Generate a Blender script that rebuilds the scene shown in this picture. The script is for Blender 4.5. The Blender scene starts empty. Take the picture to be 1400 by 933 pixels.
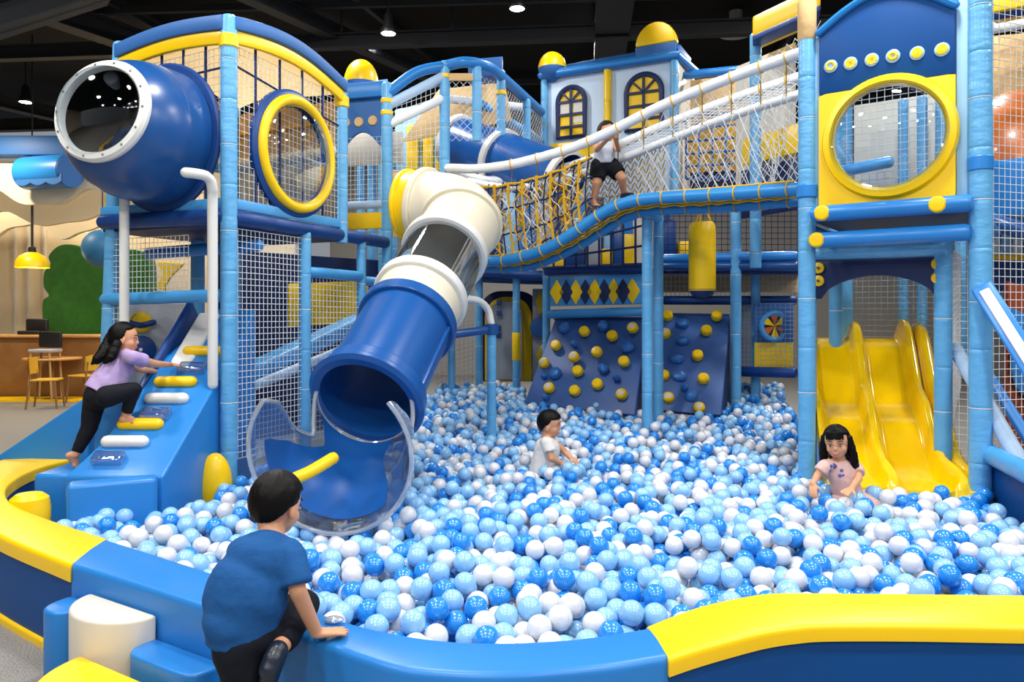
import bpy, bmesh, math, random
import numpy as np
from mathutils import Vector, Matrix, noise
random.seed(7)
rng = np.random.RandomState(11)
PI = math.pi
V = Vector
SC = bpy.context.scene
COL = SC.collection
# ---- photograph measurements: focal length and horizon in the 1400x933 frame, eye height in metres
F, CX, HY, CZ = 1040.0, 700.0, 430.0, 1.5
def W(px, py, d):
    return V(((px-CX)/F*d, d, CZ+(HY-py)/F*d))
def WZ(px, py, z):
    return W(px, py, (CZ-z)*F/(py-HY))
UP = V((0, 0, 1))

# ------------------------------------------------------------------ object helpers
def setp(o, label=None, cat=None, group=None, kind=None):
    if label: o['label'] = label
    if cat: o['category'] = cat
    if group: o['group'] = group
    if kind: o['kind'] = kind
    return o
def thing(name, label, cat, loc, group=None):
    o = bpy.data.objects.new(name, None)
    o.empty_display_size = .1
    COL.objects.link(o)
    o.location = loc
    return setp(o, label, cat, group)
def origin_of(p):
    v = V((0, 0, 0))
    while p is not None:
        v += V(p.location); p = p.parent
    return v
def spline(pts, n=8, closed=False):
    pts = [V(p) for p in pts]
    out = []
    N = len(pts)
    rngi = range(N) if closed else range(N-1)
    for i in rngi:
        if closed:
            p0, p1, p2, p3 = pts[(i-1) % N], pts[i], pts[(i+1) % N], pts[(i+2) % N]
        else:
            p1, p2 = pts[i], pts[i+1]
            p0 = pts[i-1] if i > 0 else p1*2-p2
            p3 = pts[i+2] if i+2 < N else p2*2-p1
        for k in range(n):
            t = k/n
            out.append(.5*((2*p1)+(p2-p0)*t+(2*p0-5*p1+4*p2-p3)*t*t+(3*p1-p0-3*p2+p3)*t**3))
    if not closed: out.append(pts[-1])
    return out
def frame(axis):
    a = V(axis).normalized()
    h = UP if abs(a.z) < .95 else V((1, 0, 0))
    u = h.cross(a).normalized()
    return u, a.cross(u).normalized(), a
class MB:
    def __init__(s):
        s.v, s.f, s.m = [], [], []
    def add(s, vs, fs, mi=0):
        b = len(s.v)
        s.v += [V(p) for p in vs]
        for f in fs:
            s.f.append([b+i for i in f]); s.m.append(mi)
        return s
    def hexa(s, p, mi=0):           # 8 corners: bottom ring 0-3, top ring 4-7
        return s.add(p, [(3,2,1,0),(4,5,6,7),(0,1,5,4),(1,2,6,5),(2,3,7,6),(3,0,4,7)], mi)
    def box(s, c, x, y, z, mi=0):   # half-extent vectors
        c, x, y, z = V(c), V(x), V(y), V(z)
        return s.hexa([c-x-y-z, c+x-y-z, c+x+y-z, c-x+y-z, c-x-y+z, c+x-y+z, c+x+y+z, c-x+y+z], mi)
    def abox(s, x0, x1, y0, y1, z0, z1, mi=0):
        return s.box(((x0+x1)/2, (y0+y1)/2, (z0+z1)/2), ((x1-x0)/2,0,0), (0,(y1-y0)/2,0), (0,0,(z1-z0)/2), mi)
    def bar(s, a, b, w, h, up=UP, mi=0):    # rectangular bar between two points; w sideways, h along up
        a, b = V(a), V(b); d = (b-a)
        n = d.normalized(); sd = n.cross(V(up)).normalized(); u2 = sd.cross(n)
        return s.box((a+b)/2, d/2, sd*w/2, u2*h/2, mi)
    def tube(s, pts, r, seg=12, closed=False, caps=True, mi=0, rounded=False):
        pts = [V(p) for p in pts]
        if not hasattr(r, '__len__'): r = [r]*len(pts)
        r = list(r)
        if rounded and not closed:
            def endcap(p, q, rr):
                d = (p-q).normalized()
                return [(p+d*rr*math.sin(a), rr*math.cos(a)) for a in (PI/2*.96, PI/3, PI/6)]
            e0 = endcap(pts[0], pts[1], r[0]); e1 = endcap(pts[-1], pts[-2], r[-1])
            pts = [e[0] for e in e0]+pts+[e[0] for e in reversed(e1)]
            r = [e[1] for e in e0]+r+[e[1] for e in reversed(e1)]
        n = len(pts); vs, fs = [], []
        t0 = (pts[1]-pts[0]).normalized()
        u, w, _ = frame(t0)
        for i in range(n):
            if closed: t = (pts[(i+1) % n]-pts[i-1]).normalized()
            else:
                a = pts[i]-pts[i-1] if i else pts[1]-pts[0]
                b = pts[i+1]-pts[i] if i < n-1 else a
                t = (a.normalized()+b.normalized())
                t = t.normalized() if t.length > 1e-6 else b.normalized()
            u = (u-t*u.dot(t)).normalized(); w = t.cross(u)
            for k in range(seg):
                a = 2*PI*k/seg
                vs.append(pts[i]+(u*math.cos(a)+w*math.sin(a))*r[i])
        for i in range(n if closed else n-1):
            j = (i+1) % n
            for k in range(seg):
                k2 = (k+1) % seg
                fs.append((i*seg+k, i*seg+k2, j*seg+k2, j*seg+k))
        if caps and not closed:
            fs.append(tuple(range(seg-1, -1, -1))); fs.append(tuple((n-1)*seg+k for k in range(seg)))
        return s.add(vs, fs, mi)
    def lathe(s, o, axis, prof, seg=32, mi=0, caps=True, arc=None):   # prof: (radius, height)
        u, w, a = frame(axis); o = V(o); vs, fs = [], []
        n = len(prof)
        full = arc is None
        m = seg if full else seg+1
        for (r, h) in prof:
            for k in range(m):
                t = 2*PI*k/seg if full else arc[0]+(arc[1]-arc[0])*k/seg
                vs.append(o+a*h+(u*math.cos(t)+w*math.sin(t))*r)
        for i in range(n-1):
            for k in range(seg):
                k2 = (k+1) % m
                fs.append((i*m+k, i*m+k2, (i+1)*m+k2, (i+1)*m+k))
        if caps and full:
            if prof[0][0] > 1e-5: fs.append(tuple(range(seg-1, -1, -1)))
            if prof[-1][0] > 1e-5: fs.append(tuple((n-1)*m+k for k in range(seg)))
        return s.add(vs, fs, mi)
    def torus(s, o, axis, R, r, seg=36, ring=10, mi=0, sx=1., sy=1., u=None):
        if u is None: u, w, a = frame(axis)
        else:
            a = V(axis).normalized(); u = V(u); u = (u-a*u.dot(a)).normalized(); w = a.cross(u)
        return s.tube([V(o)+u*math.cos(2*PI*k/seg)*R*sx+w*math.sin(2*PI*k/seg)*R*sy for k in range(seg)], r, ring, True, mi=mi)
    def prism(s, pts, t, mi=0):      # planar polygon extruded by vector t
        pts = [V(p) for p in pts]; t = V(t); n = len(pts)
        nrm = V((0,0,0))
        for i in range(n): nrm += pts[i].cross(pts[(i+1) % n])
        if nrm.dot(t) > 0: pts = pts[::-1]
        fs = [tuple(range(n)), tuple(range(2*n-1, n-1, -1))]
        for i in range(n): fs.append((i, i+n, (i+1) % n+n, (i+1) % n))
        return s.add(pts+[p+t for p in pts], fs, mi)
    def ellipsoid(s, c, x, y, z, seg=24, rings=16, mi=0):
        c, x, y, z = V(c), V(x), V(y), V(z); vs, fs = [], []
        for i in range(1, rings):
            t = PI*i/rings
            for k in range(seg):
                p = 2*PI*k/seg
                vs.append(c+x*math.sin(t)*math.cos(p)+y*math.sin(t)*math.sin(p)+z*math.cos(t))
        for i in range(rings-2):
            for k in range(seg):
                k2 = (k+1) % seg
                fs.append((i*seg+k, (i+1)*seg+k, (i+1)*seg+k2, i*seg+k2))
        nt = len(vs); vs += [c+z, c-z]
        for k in range(seg):
            k2 = (k+1) % seg
            fs.append((k, k2, nt)); fs.append(((rings-2)*seg+k2, (rings-2)*seg+k, nt+1))
        return s.add(vs, fs, mi)
    def grid(s, P, mi=0, thick=None):    # P[i][j] points
        n, m = len(P), len(P[0]); vs = [V(p) for row in P for p in row]
        fs = [(i*m+j, i*m+j+1, (i+1)*m+j+1, (i+1)*m+j) for i in range(n-1) for j in range(m-1)]
        return s.add(vs, fs, mi)
    def build(s, name, mats, parent=None, bevel=0, bseg=3, smooth=True, angle=35, label=None, weld=False):
        org = origin_of(parent)
        me = bpy.data.meshes.new(name)
        if not isinstance(mats, (list, tuple)): mats = [mats]
        me.from_pydata([tuple(p-org) for p in s.v], [], s.f)
        for m in mats: me.materials.append(m)
        if len(mats) > 1: me.polygons.foreach_set('material_index', s.m)
        bm = bmesh.new(); bm.from_mesh(me)
        if weld: bmesh.ops.remove_doubles(bm, verts=bm.verts, dist=1e-4)
        bmesh.ops.recalc_face_normals(bm, faces=bm.faces)
        if bevel:
            es = [e for e in bm.edges if len(e.link_faces) == 2 and e.calc_face_angle(0) > .6]
            bmesh.ops.bevel(bm, geom=es, offset=bevel, segments=bseg, profile=.5, affect='EDGES', clamp_overlap=True)
        bm.to_mesh(me); bm.free()
        if smooth:
            me.shade_smooth()
            me.set_sharp_from_angle(angle=math.radians(angle))
        o = bpy.data.objects.new(name, me)
        COL.objects.link(o)
        o.parent = parent
        if label: o['label'] = label
        return o
# padded steel post: vinyl sleeve with seams and (optional) cable ties in a second material slot
def pad(mb, p0, p1, r, seam=.34, seg=14, ties=True, cap=True, rnd=None):
    p0, p1 = V(p0), V(p1); L = (p1-p0).length; d = (p1-p0).normalized()
    rnd = rnd or random
    hs = [(0, r*.97)]; h = rnd.uniform(.4, .9)*seam
    tie = []
    while h < L-.06:
        hs += [(h-.028, r*1.0), (h-.007, r*1.01), (h, r*.955), (h+.007, r*1.01), (h+.028, r*1.0)]
        tie.append(h); h += seam*rnd.uniform(.85, 1.15)
    hs.append((L, r))
    if cap: hs += [(L+.3*r, r*.92), (L+.52*r, r*.66), (L+.62*r, r*.2)]
    mb.lathe(p0, d, [(rr, hh) for hh, rr in hs], seg)
    if ties:
        for i, h in enumerate(tie):
            if i % 2 == 0: mb.torus(p0+d*h, d, r*1.0, .0035, 14, 5, mi=1)
def post(name, mats, parent, p0, p1, r=.058, **k):
    m = MB(); pad(m, p0, p1, r, **k)
    return m.build(name, mats, parent)
def beam(name, mat, parent, p0, p1, r=.05, seam=.5, collars=None, ends=True):
    p0, p1 = V(p0), V(p1); m = MB(); d = (p1-p0).normalized(); L = (p1-p0).length
    prof = [(r*.2, 0), (r*.8, .012), (r, .035)] if ends else [(r, 0)]
    n = max(1, round(L/seam))
    for i in range(1, n):
        h = L*i/n; prof += [(r, h-.012), (r*.96, h), (r, h+.012)]
    prof += [(r, L-.035), (r*.8, L-.012), (r*.2, L)] if ends else [(r, L)]
    m.lathe(p0, d, prof, 14)
    return m.build(name, mat, parent)
# knotted safety net: every cord is real geometry, bilinear between four corners
def net(name, mat, parent, a, b, c, d, cell=.055, r=.0026, diag=False, sag=0., border=None, seglen=.5, jit=0.):
    a, b, c, d = V(a), V(b), V(c), V(d)      # a-b bottom edge, d-c top edge
    Lu = ((b-a).length+(c-d).length)/2; Lv = ((d-a).length+(c-b).length)/2
    nrm = (b-a).cross(d-a).normalized()
    def S(u, v):
        return a*(1-u)*(1-v)+b*u*(1-v)+c*u*v+d*(1-u)*v+nrm*(sag*math.sin(PI*min(max(u,0),1))*math.sin(PI*min(max(v,0),1)))
    m = MB()
    def cord(f, L, rr=r):
        n = max(1, round(L/seglen))
        m.tube([f(k/n) for k in range(n+1)], rr, 4, caps=False)
    if not diag:
        nu, nv = max(2, round(Lu/cell)), max(2, round(Lv/cell))
        for i in range(nu+1):
            u = i/nu+(random.uniform(-jit, jit)/nu if 0 < i < nu else 0); cord(lambda t: S(u, t), Lv)
        for j in range(nv+1):
            v = j/nv+(random.uniform(-jit, jit)/nv if 0 < j < nv else 0); cord(lambda t: S(t, v), Lu)
    else:
        step = cell*1.414
        for sg in (1, -1):
            k = -int(Lv/step)-1
            while k*step < Lu+Lv:
                # line x - x0 = sg*y in panel metres
                x0 = k*step if sg > 0 else k*step
                y0, y1 = 0., Lv
                if sg > 0:
                    y0 = max(y0, -x0); y1 = min(y1, Lu-x0)
                    fn = lambda t, x0=x0, y0=y0, y1=y1: S((x0+(y0+(y1-y0)*t))/Lu, (y0+(y1-y0)*t)/Lv)
                else:
                    y0 = max(y0, x0-Lu); y1 = min(y1, x0)
                    fn = lambda t, x0=x0, y0=y0, y1=y1: S((x0-(y0+(y1-y0)*t))/Lu, (y0+(y1-y0)*t)/Lv)
                if y1-y0 > .02: cord(fn, (y1-y0)*1.41)
                k += 1
    if border:
        for f, L in ((lambda t: S(t, 0), Lu), (lambda t: S(t, 1), Lu), (lambda t: S(0, t), Lv), (lambda t: S(1, t), Lv)):
            cord(f, L, border)
    return m.build(name, mat, parent)

# ------------------------------------------------------------------ materials
def lin(c):
    return tuple(((x/255)/12.92 if x/255 <= .04045 else ((x/255+.055)/1.055)**2.4) for x in c)+(1,)
def mat(name, rgb, rough=.4, spec=.5, bump=None, coat=0., metal=0., var=None, sheen=0., coat_rough=.1, sss=0.):
    m = bpy.data.materials.new(name); m.use_nodes = True
    nt = m.node_tree; N, L = nt.nodes, nt.links
    b = N['Principled BSDF']
    c = lin(rgb)
    b.inputs['Base Color'].default_value = c
    b.inputs['Roughness'].default_value = rough
    b.inputs['Specular IOR Level'].default_value = spec
    b.inputs['Coat Weight'].default_value = coat
    b.inputs['Coat Roughness'].default_value = coat_rough
    b.inputs['Metallic'].default_value = metal
    b.inputs['Sheen Weight'].default_value = sheen
    if sss:
        b.inputs['Subsurface Weight'].default_value = sss
        b.inputs['Subsurface Radius'].default_value = (.02, .02, .02)
    tc = N.new('ShaderNodeTexCoord')
    if bump:                                   # (scale, strength, distance[, stretch])
        nz = N.new('ShaderNodeTexNoise'); nz.inputs['Scale'].default_value = bump[0]; nz.inputs['Detail'].default_value = 3
        if len(bump) > 3:
            mp = N.new('ShaderNodeMapping'); mp.inputs['Scale'].default_value = bump[3]
            L.new(tc.outputs['Object'], mp.inputs[0]); L.new(mp.outputs[0], nz.inputs['Vector'])
        else: L.new(tc.outputs['Object'], nz.inputs['Vector'])
        bp = N.new('ShaderNodeBump'); bp.inputs['Strength'].default_value = bump[1]; bp.inputs['Distance'].default_value = bump[2]
        L.new(nz.outputs[0], bp.inputs['Height']); L.new(bp.outputs[0], b.inputs['Normal'])
    if var:                                    # (scale, second rgb, amount)
        nz = N.new('ShaderNodeTexNoise'); nz.inputs['Scale'].default_value = var[0]; nz.inputs['Detail'].default_value = 4
        L.new(tc.outputs['Object'], nz.inputs['Vector'])
        mx = N.new('ShaderNodeMix'); mx.data_type = 'RGBA'
        mr = N.new('ShaderNodeMapRange'); mr.inputs[1].default_value = .35; mr.inputs[2].default_value = .65; mr.inputs[4].default_value = var[2]
        L.new(nz.outputs[0], mr.inputs[0]); L.new(mr.outputs[0], mx.inputs[0])
        mx.inputs[6].default_value = c; mx.inputs[7].default_value = lin(var[1])
        L.new(mx.outputs[2], b.inputs['Base Color'])
    return m
def clear(name, tint=(235,242,248), gloss=.12, rough=.03, whiten=0.):
    m = bpy.data.materials.new(name); m.use_nodes = True
    nt = m.node_tree; N, L = nt.nodes, nt.links; N.clear()
    out = N.new('ShaderNodeOutputMaterial'); mx = N.new('ShaderNodeMixShader')
    tr = N.new('ShaderNodeBsdfTransparent'); tr.inputs[0].default_value = lin(tint)
    gl = N.new('ShaderNodeBsdfGlossy'); gl.inputs['Roughness'].default_value = rough
    lw = N.new('ShaderNodeLayerWeight'); lw.inputs[0].default_value = .35
    mr = N.new('ShaderNodeMapRange'); mr.inputs[3].default_value = gloss*.5; mr.inputs[4].default_value = min(1, gloss*5)
    L.new(lw.outputs['Facing'], mr.inputs[0]); L.new(mr.outputs[0], mx.inputs[0])
    if whiten:
        df = N.new('ShaderNodeBsdfDiffuse'); df.inputs[0].default_value = (.85,.9,.95,1); m2 = N.new('ShaderNodeMixShader'); m2.inputs[0].default_value = whiten
        L.new(tr.outputs[0], m2.inputs[1]); L.new(df.outputs[0], m2.inputs[2]); tr = m2
    L.new(tr.outputs[0], mx.inputs[1]); L.new(gl.outputs[0], mx.inputs[2]); L.new(mx.outputs[0], out.inputs[0])
    return m
def emit(name, rgb, s):
    m = bpy.data.materials.new(name); m.use_nodes = True
    nt = m.node_tree; nt.nodes.clear()
    out = nt.nodes.new('ShaderNodeOutputMaterial'); e = nt.nodes.new('ShaderNodeEmission')
    e.inputs[0].default_value = lin(rgb); e.inputs[1].default_value = s
    nt.links.new(e.outputs[0], out.inputs[0]); return m

WR = (9, .35, .02, (1.6, 1.6, .5))
M = dict(
    pad=mat('light_blue_vinyl', (98,172,222), .34, .5, (10, .5, .014, (1, 1, 2.2)), var=(6, (84,158,212), .5)),
    tie=mat('cable_tie_white', (215,218,215), .5),
    sky=mat('sky_blue_pad', (70,155,218), .36, .5, (10, .4, .012)),
    mid=mat('mid_blue_vinyl', (36,126,204), .34, .5, (5, .15, .02)),
    rimblue=mat('rim_blue_vinyl', (38,124,202), .36, .4, (3, .12, .02)),
    rimwall=mat('rim_wall_navy_vinyl', (4,70,136), .5, .22, (3, .12, .02)),
    royal=mat('royal_blue_plastic', (24,76,140), .3, .5, (2, .04, .02)),
    tube=mat('tube_blue_plastic', (22,82,154), .28, .5),
    navy=mat('navy_vinyl', (18,62,128), .4, .4, (6, .2, .02)),
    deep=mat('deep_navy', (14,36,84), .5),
    castleblue=mat('castle_roof_blue', (48,102,168), .5, .35),
    facade=mat('pale_blue_panel', (196,216,236), .5),
    paleblue=mat('powder_blue_panel', (150,196,230), .45),
    yellow=mat('yellow_vinyl', (252,205,0), .35, .5, (4, .12, .02)),
    slide=mat('yellow_slide_plastic', (250,204,0), .2, .5, coat=.6, coat_rough=.06),
    yrope=mat('yellow_rope', (222,170,20), .7),
    white=mat('white_plastic', (228,228,224), .35),
    cream=mat('cream_plastic', (226,218,196), .35),
    whitepad=mat('white_padded_rope', (232,236,240), .5, .4, (14, .5, .012)),
    offwhite=mat('off_white_vinyl', (216,210,197), .45, .5, (5, .1, .02)),
    bluepadwhite=mat('pale_padded_rail', (176,205,235), .45, .4, (12, .5, .012)),
    netw=mat('white_net_cord', (214,218,222), .8),
    netgrey=mat('grey_net_cord', (150,158,168), .8),
    netb=mat('dark_blue_net_cord', (16,40,88), .8),
    netblue=mat('blue_net_cord', (40,96,170), .8),
    tan=mat('tan_canvas', (214,180,128), .8, .2, (4, .6, .05)),
    grey=mat('grey_panel', (168,172,178), .5),
    red=mat('rust_panel', (150,66,30), .6, .3, var=(5, (120,50,24), .7)),
    copper=mat('copper_plastic', (200,106,40), .3, .5, coat=.5),
    green=mat('green_felt', (34,92,22), .9, .1, (60, .3, .01), var=(8, (24,74,16), .6), sheen=.3),
    wood=mat('warm_wood', (146,108,64), .45, .4, (3, .1, .01, (1, 14, 14)), var=(3, (128,82,42), .6)),
    lightwood=mat('light_wood', (206,160,100), .45, .4, var=(4, (190,142,84), .6)),
    chairy=mat('chair_mustard', (220,172,50), .45),
    dark=mat('charcoal', (22,22,24), .5),
    black=mat('ceiling_black', (9,9,11), .8, .2),
    steel=mat('dark_steel', (40,42,46), .6, .3),
    bolt=mat('bolt_metal', (150,150,150), .3, metal=1.),
    skin=mat('skin', (210,154,120), .5, .35, sss=.15),
    lips=mat('lips', (190,96,90), .5),
    hair=mat('black_hair', (7,5,5), .48, .16, (30, .3, .006, (6, 6, 1))),
    hairb=mat('dark_brown_hair', (34,21,16), .45, .3, (40, .6, .01, (6, 6, 1))),
    eye=mat('dark_eye', (18,12,10), .2),
    eyewhite=mat('eye_white', (235,232,228), .3),
    tee=mat('denim_blue_cotton', (30,84,144), .85, .2, (11, .28, .03, (1, 2.2, 1.2))),
    lilac=mat('lilac_cotton', (178,156,204), .85, .2, (11, .28, .03, (1, 2.2, 1.2))),
    whitecotton=mat('white_cotton', (222,220,216), .85, .2, (11, .28, .03, (1, 2.2, 1.2))),
    pinktee=mat('pale_pink_cotton', (218,180,174), .85, .2, (11, .25, .03, (1, 2.2, 1.2))),
    greytee=mat('pale_grey_cotton', (196,206,220), .85, .2),
    leggings=mat('black_leggings', (20,22,30), .8, .2),
    jeans=mat('dark_denim', (18,22,32), .8, .2, (120, .2, .002)),
    shoe=mat('navy_rubber_shoe', (24,34,50), .35, .5),
    clear=clear('clear_acrylic'),
    clearblue=clear('clear_acrylic_thick', (226,238,250), .2, .03, .05), lip=clear('highlit_clear_lip', (214,224,236), .3, .1, .38),  # lip: bright edge highlights painted in as a share of white diffuse
    smoke=clear('smoked_acrylic', (120,124,130), .16),
    lens=emit('lamp_lens', (255,250,240), 30),
    warmlens=emit('warm_lamp_lens', (255,214,140), 8),
)

def canvas(name, rgb):
    m = bpy.data.materials.new(name); m.use_nodes = True
    nt = m.node_tree; N, L = nt.nodes, nt.links; N.clear()
    out = N.new('ShaderNodeOutputMaterial'); mx = N.new('ShaderNodeMixShader'); mx.inputs[0].default_value = .6
    d = N.new('ShaderNodeBsdfDiffuse'); d.inputs[0].default_value = lin(rgb); tl = N.new('ShaderNodeBsdfTranslucent'); tl.inputs[0].default_value = lin(rgb)
    tc = N.new('ShaderNodeTexCoord'); nz = N.new('ShaderNodeTexNoise'); nz.inputs['Scale'].default_value = 5; bp = N.new('ShaderNodeBump'); bp.inputs['Strength'].default_value = .8; bp.inputs['Distance'].default_value = .06
    L.new(tc.outputs['Object'], nz.inputs['Vector']); L.new(nz.outputs[0], bp.inputs['Height']); L.new(bp.outputs[0], d.inputs['Normal']); L.new(bp.outputs[0], tl.inputs['Normal'])
    L.new(d.outputs[0], mx.inputs[1]); L.new(tl.outputs[0], mx.inputs[2]); L.new(mx.outputs[0], out.inputs[0]); return m
M['canvas'] = canvas('thin_roof_canvas', (214,184,132))
# ------------------------------------------------------------------ camera
cam = bpy.data.cameras.new('camera'); camo = bpy.data.objects.new('camera', cam); COL.objects.link(camo)
camo.location = (0, 0, CZ); camo.rotation_euler = (PI/2, 0, 0)
cam.sensor_width = 36; cam.lens = F/1400*36; cam.shift_y = -(466.5-HY)/1400; cam.clip_end = 200
SC.camera = camo
SC.view_settings.view_transform = 'Standard'; SC.view_settings.look = 'None'
SC.view_settings.gamma = 1; SC.view_settings.use_curve_mapping = False
SC.view_settings.exposure = -0.4
SC.cycles.use_denoising = True
SC.cycles.max_bounces = 10; SC.cycles.transparent_max_bounces = 24; SC.cycles.diffuse_bounces = 4
SC.cycles.sample_clamp_indirect = 6
# ------------------------------------------------------------------ room
CEIL = 6.2
def struct(name, mb, m, **k):
    o = mb.build(name, m, None, **k); o['kind'] = 'structure'; return o
fl = bpy.data.materials.new('speckled_floor'); fl.use_nodes = True
_n, _l = fl.node_tree.nodes, fl.node_tree.links; _b = _n['Principled BSDF']
_tc = _n.new('ShaderNodeTexCoord'); _nz = _n.new('ShaderNodeTexNoise'); _nz.inputs['Scale'].default_value = 140; _nz.inputs['Detail'].default_value = 6
_cr = _n.new('ShaderNodeValToRGB'); _cr.color_ramp.elements[0].color = lin((104,102,100)); _cr.color_ramp.elements[1].color = lin((172,168,162))
_cr.color_ramp.elements[0].position = .35; _cr.color_ramp.elements[1].position = .7
_l.new(_tc.outputs['Object'], _nz.inputs['Vector']); _l.new(_nz.outputs[0], _cr.inputs[0])
_l.new(_cr.outputs[0], _b.inputs['Base Color']); _b.inputs['Roughness'].default_value = .6
m = MB(); m.abox(-16, 14, -6, 19, -.1, 0); struct('floor', m, fl)
m = MB(); m.abox(-16, 14, -6, 19, CEIL, CEIL+.1); struct('ceiling', m, M['black'])
m = MB(); m.abox(-4.5, 14, 18.8, 19, 0, CEIL); struct('wall_back', m, mat('back_wall_grey', (150,146,140), .8))
m = MB(); m.abox(13.8, 14, -6, 18.8, 0, CEIL); struct('wall_right', m, mat('side_wall_grey', (150,150,150), .8))
m = MB(); m.abox(-16, -15.8, -6, 19, 0, CEIL); struct('wall_left', m, mat('left_wall_cream', (214,200,178), .8))
# ceiling steelwork
BM = (('ceiling_beam', 'dark steel roof beam running towards the far wall above the left tower', (-9,6,5.75), (-2,19,5.75), .28, .3),
      ('ceiling_beam', 'dark steel roof beam running back above the castle windows', (.9,5,5.8), (2.2,19,5.8), .5, .3),
      ('ceiling_beam', 'dark steel beam crossing the ceiling behind the left pendant lamp', (-15,12.9,5.7), (13,10.2,5.7), .16, .2),
      ('ceiling_beam', 'dark steel cross beam above the yellow domed roof', (-15,17.5,5.75), (13,14.5,5.75), .2, .24),
      ('ceiling_beam', 'dark steel roof beam over the cafe corner', (-14,7.5,5.7), (-8,19,5.7), .22, .24),
      ('ceiling_beam', 'dark steel roof beam slanting over the small back tower', (-5.5,7,5.85), (1.5,19,5.85), .2, .2),
      ('ceiling_beam', 'dark steel roof beam above the right hand yellow canopy', (6,6,5.8), (8,19,5.8), .3, .3))
BM += (('ceiling_duct', 'broad grey soffit beam cutting the top left corner of the ceiling', tuple(W(-90,52,8.5)), tuple(W(150,-22,9.5)), .5, .35),)
for nm, lb, a, b, w, h in BM:
    m = MB(); a, b = V(a), V(b); d = (b-a).normalized(); sd = d.cross(UP).normalized()
    m.bar(a+UP*h/2, b+UP*h/2, w, .025); m.bar(a-UP*h/2, b-UP*h/2, w, .025); m.bar(a, b, .03, h)
    setp(m.build(nm, M['steel']), lb, 'beam', 'ceiling beams')
for k, (a, b) in enumerate((((-9,9.2,6.05),(9,8.0,6.05)),((-9,11.6,6.05),(9,10.4,6.05)),((-9,15.6,6.05),(9,14.2,6.05)),((-3.2,8,6.1),(.2,19,6.1)),((4.0,8,6.1),(5.4,19,6.1)),((-6.5,8,6.1),(-4.4,19,6.1)))):
    m = MB(); m.bar(a, b, .08, .1); setp(m.build('ceiling_purlin', M['steel']), 'thin dark steel purlin close under the black ceiling', 'beam', 'ceiling purlins')
m = MB(); q = W(1006,45,11.8); m.lathe(q, UP, [(.26,-.02),(.28,0),(.28,.03),(.1,.06),(.1,CEIL-q.z)], 32); setp(m.build('ceiling_disc', mat('ceiling_disc_grey', (150,150,150), .6)), 'round pale grey ceiling disc between castle crest and yellow canopy', 'ceiling fitting')  # plain grey disc on a short stem from the ceiling
# rods that hang the lower beams
for i, (x, y) in enumerate(((-2.6,11.6),(-.9,11.4),(1.2,11.2))):
    m = MB(); m.tube([(x,y,CEIL),(x,y,5.8)], .02, 8); 
    setp(m.build('hanger_rod', M['steel']), 'thin dark rod hanging the cross beam from the ceiling', 'rod', 'ceiling hanger rods')
# pendant high-bay lamps
def highbay(p, lb):
    p = V(p); t = thing('pendant_lamp', lb, 'ceiling lamp', p, 'high bay ceiling lamps')
    m = MB(); m.tube([p+UP*.3, V((p.x,p.y,CEIL))], .012, 6); m.build('cable', M['dark'], t)
    m = MB(); m.lathe(p, UP, [(.115,0),(.12,.02),(.115,.05),(.07,.12),(.06,.26),(.03,.3)], 24); m.build('lamp_housing', M['dark'], t)
    m = MB(); m.lathe(p+UP*.012, -UP, [(.1,0),(.098,.012),(.05,.02),(0.001,.022)], 24); m.build('lens', M['lens'], t)
    return t
highbay(W(707,12,10.2), 'round black pendant lamp lit white, above the sloping blue tube')
highbay(W(531,46,10.6), 'round black pendant lamp lit white, above the yellow domed roof')
highbay(W(35,140,13.2), 'round black pendant lamp lit white, over the cafe side')
# lights: the hall's high-bay lamps
def lamp(x, y, z, e, size=.5, col=(1,.975,.94), spot=None, aim=None):
    l = bpy.data.lights.new('hall_lamp', 'AREA'); l.shape = 'DISK'; l.size = size; l.energy = e; l.color = col
    o = bpy.data.objects.new('hall_lamp', l); COL.objects.link(o); o.location = (x, y, z)
    if aim is not None: o.rotation_euler = (V(aim)-V((x,y,z))).to_track_quat('-Z', 'Y').to_euler()
    return o
for x in (-4.6, -1.2, 2.4, 6.0):
    for y in (-2.5, 1.2, 4.6):
        lamp(x, y, 5.6, 165, .5)
for x in (-2.5, 1.2, 4.6):
    for y in (8.6, 12.5):
        lamp(x, y, 5.9, 250, .5)
wd = bpy.data.worlds.new('hall_ambience'); SC.world = wd; wd.use_nodes = True
bg = wd.node_tree.nodes['Background']; bg.inputs[0].default_value = (.86,.92,1,1); bg.inputs[1].default_value = .40

# ------------------------------------------------------------------ ball pool rim
def rim_section(mb, inner, outer, z0, z1, over=0., rad=.03, i0=0, i1=None, mi=0):
    i1 = len(inner) if i1 is None else i1
    rows = []
    for i in range(i0, i1):
        a, b = V(inner[i]), V(outer[i]); a.z = b.z = 0
        d = (b-a).normalized(); a = a-d*over; b = b+d*over
        w = (b-a).length
        row = [a+UP*z0]
        for k in range(5):
            t = PI/2*k/4; row.append(a+d*(rad-rad*math.cos(t))+UP*(z1-rad+rad*math.sin(t)))
        row.append((a+b)/2+UP*(z1+.006))
        for k in range(5):
            t = PI/2*k/4; row.append(b-d*(rad-rad*math.sin(t))+UP*(z1-rad+rad*math.cos(t)))
        row.append(b+UP*z0)
        rows.append(row)
    n, mcount = len(rows), len(rows[0])
    mb.grid(rows, mi)
    b0 = len(mb.v)-n*mcount
    mb.f.append([b0+k for k in range(mcount)]); mb.m.append(mi)
    mb.f.append([b0+(n-1)*mcount+k for k in range(mcount)]); mb.m.append(mi)
    for i in range(n-1):
        mb.f.append([b0+i*mcount, b0+(i+1)*mcount, b0+(i+2)*mcount-1, b0+(i+1)*mcount-1]); mb.m.append(mi)
RZ = .42
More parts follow.
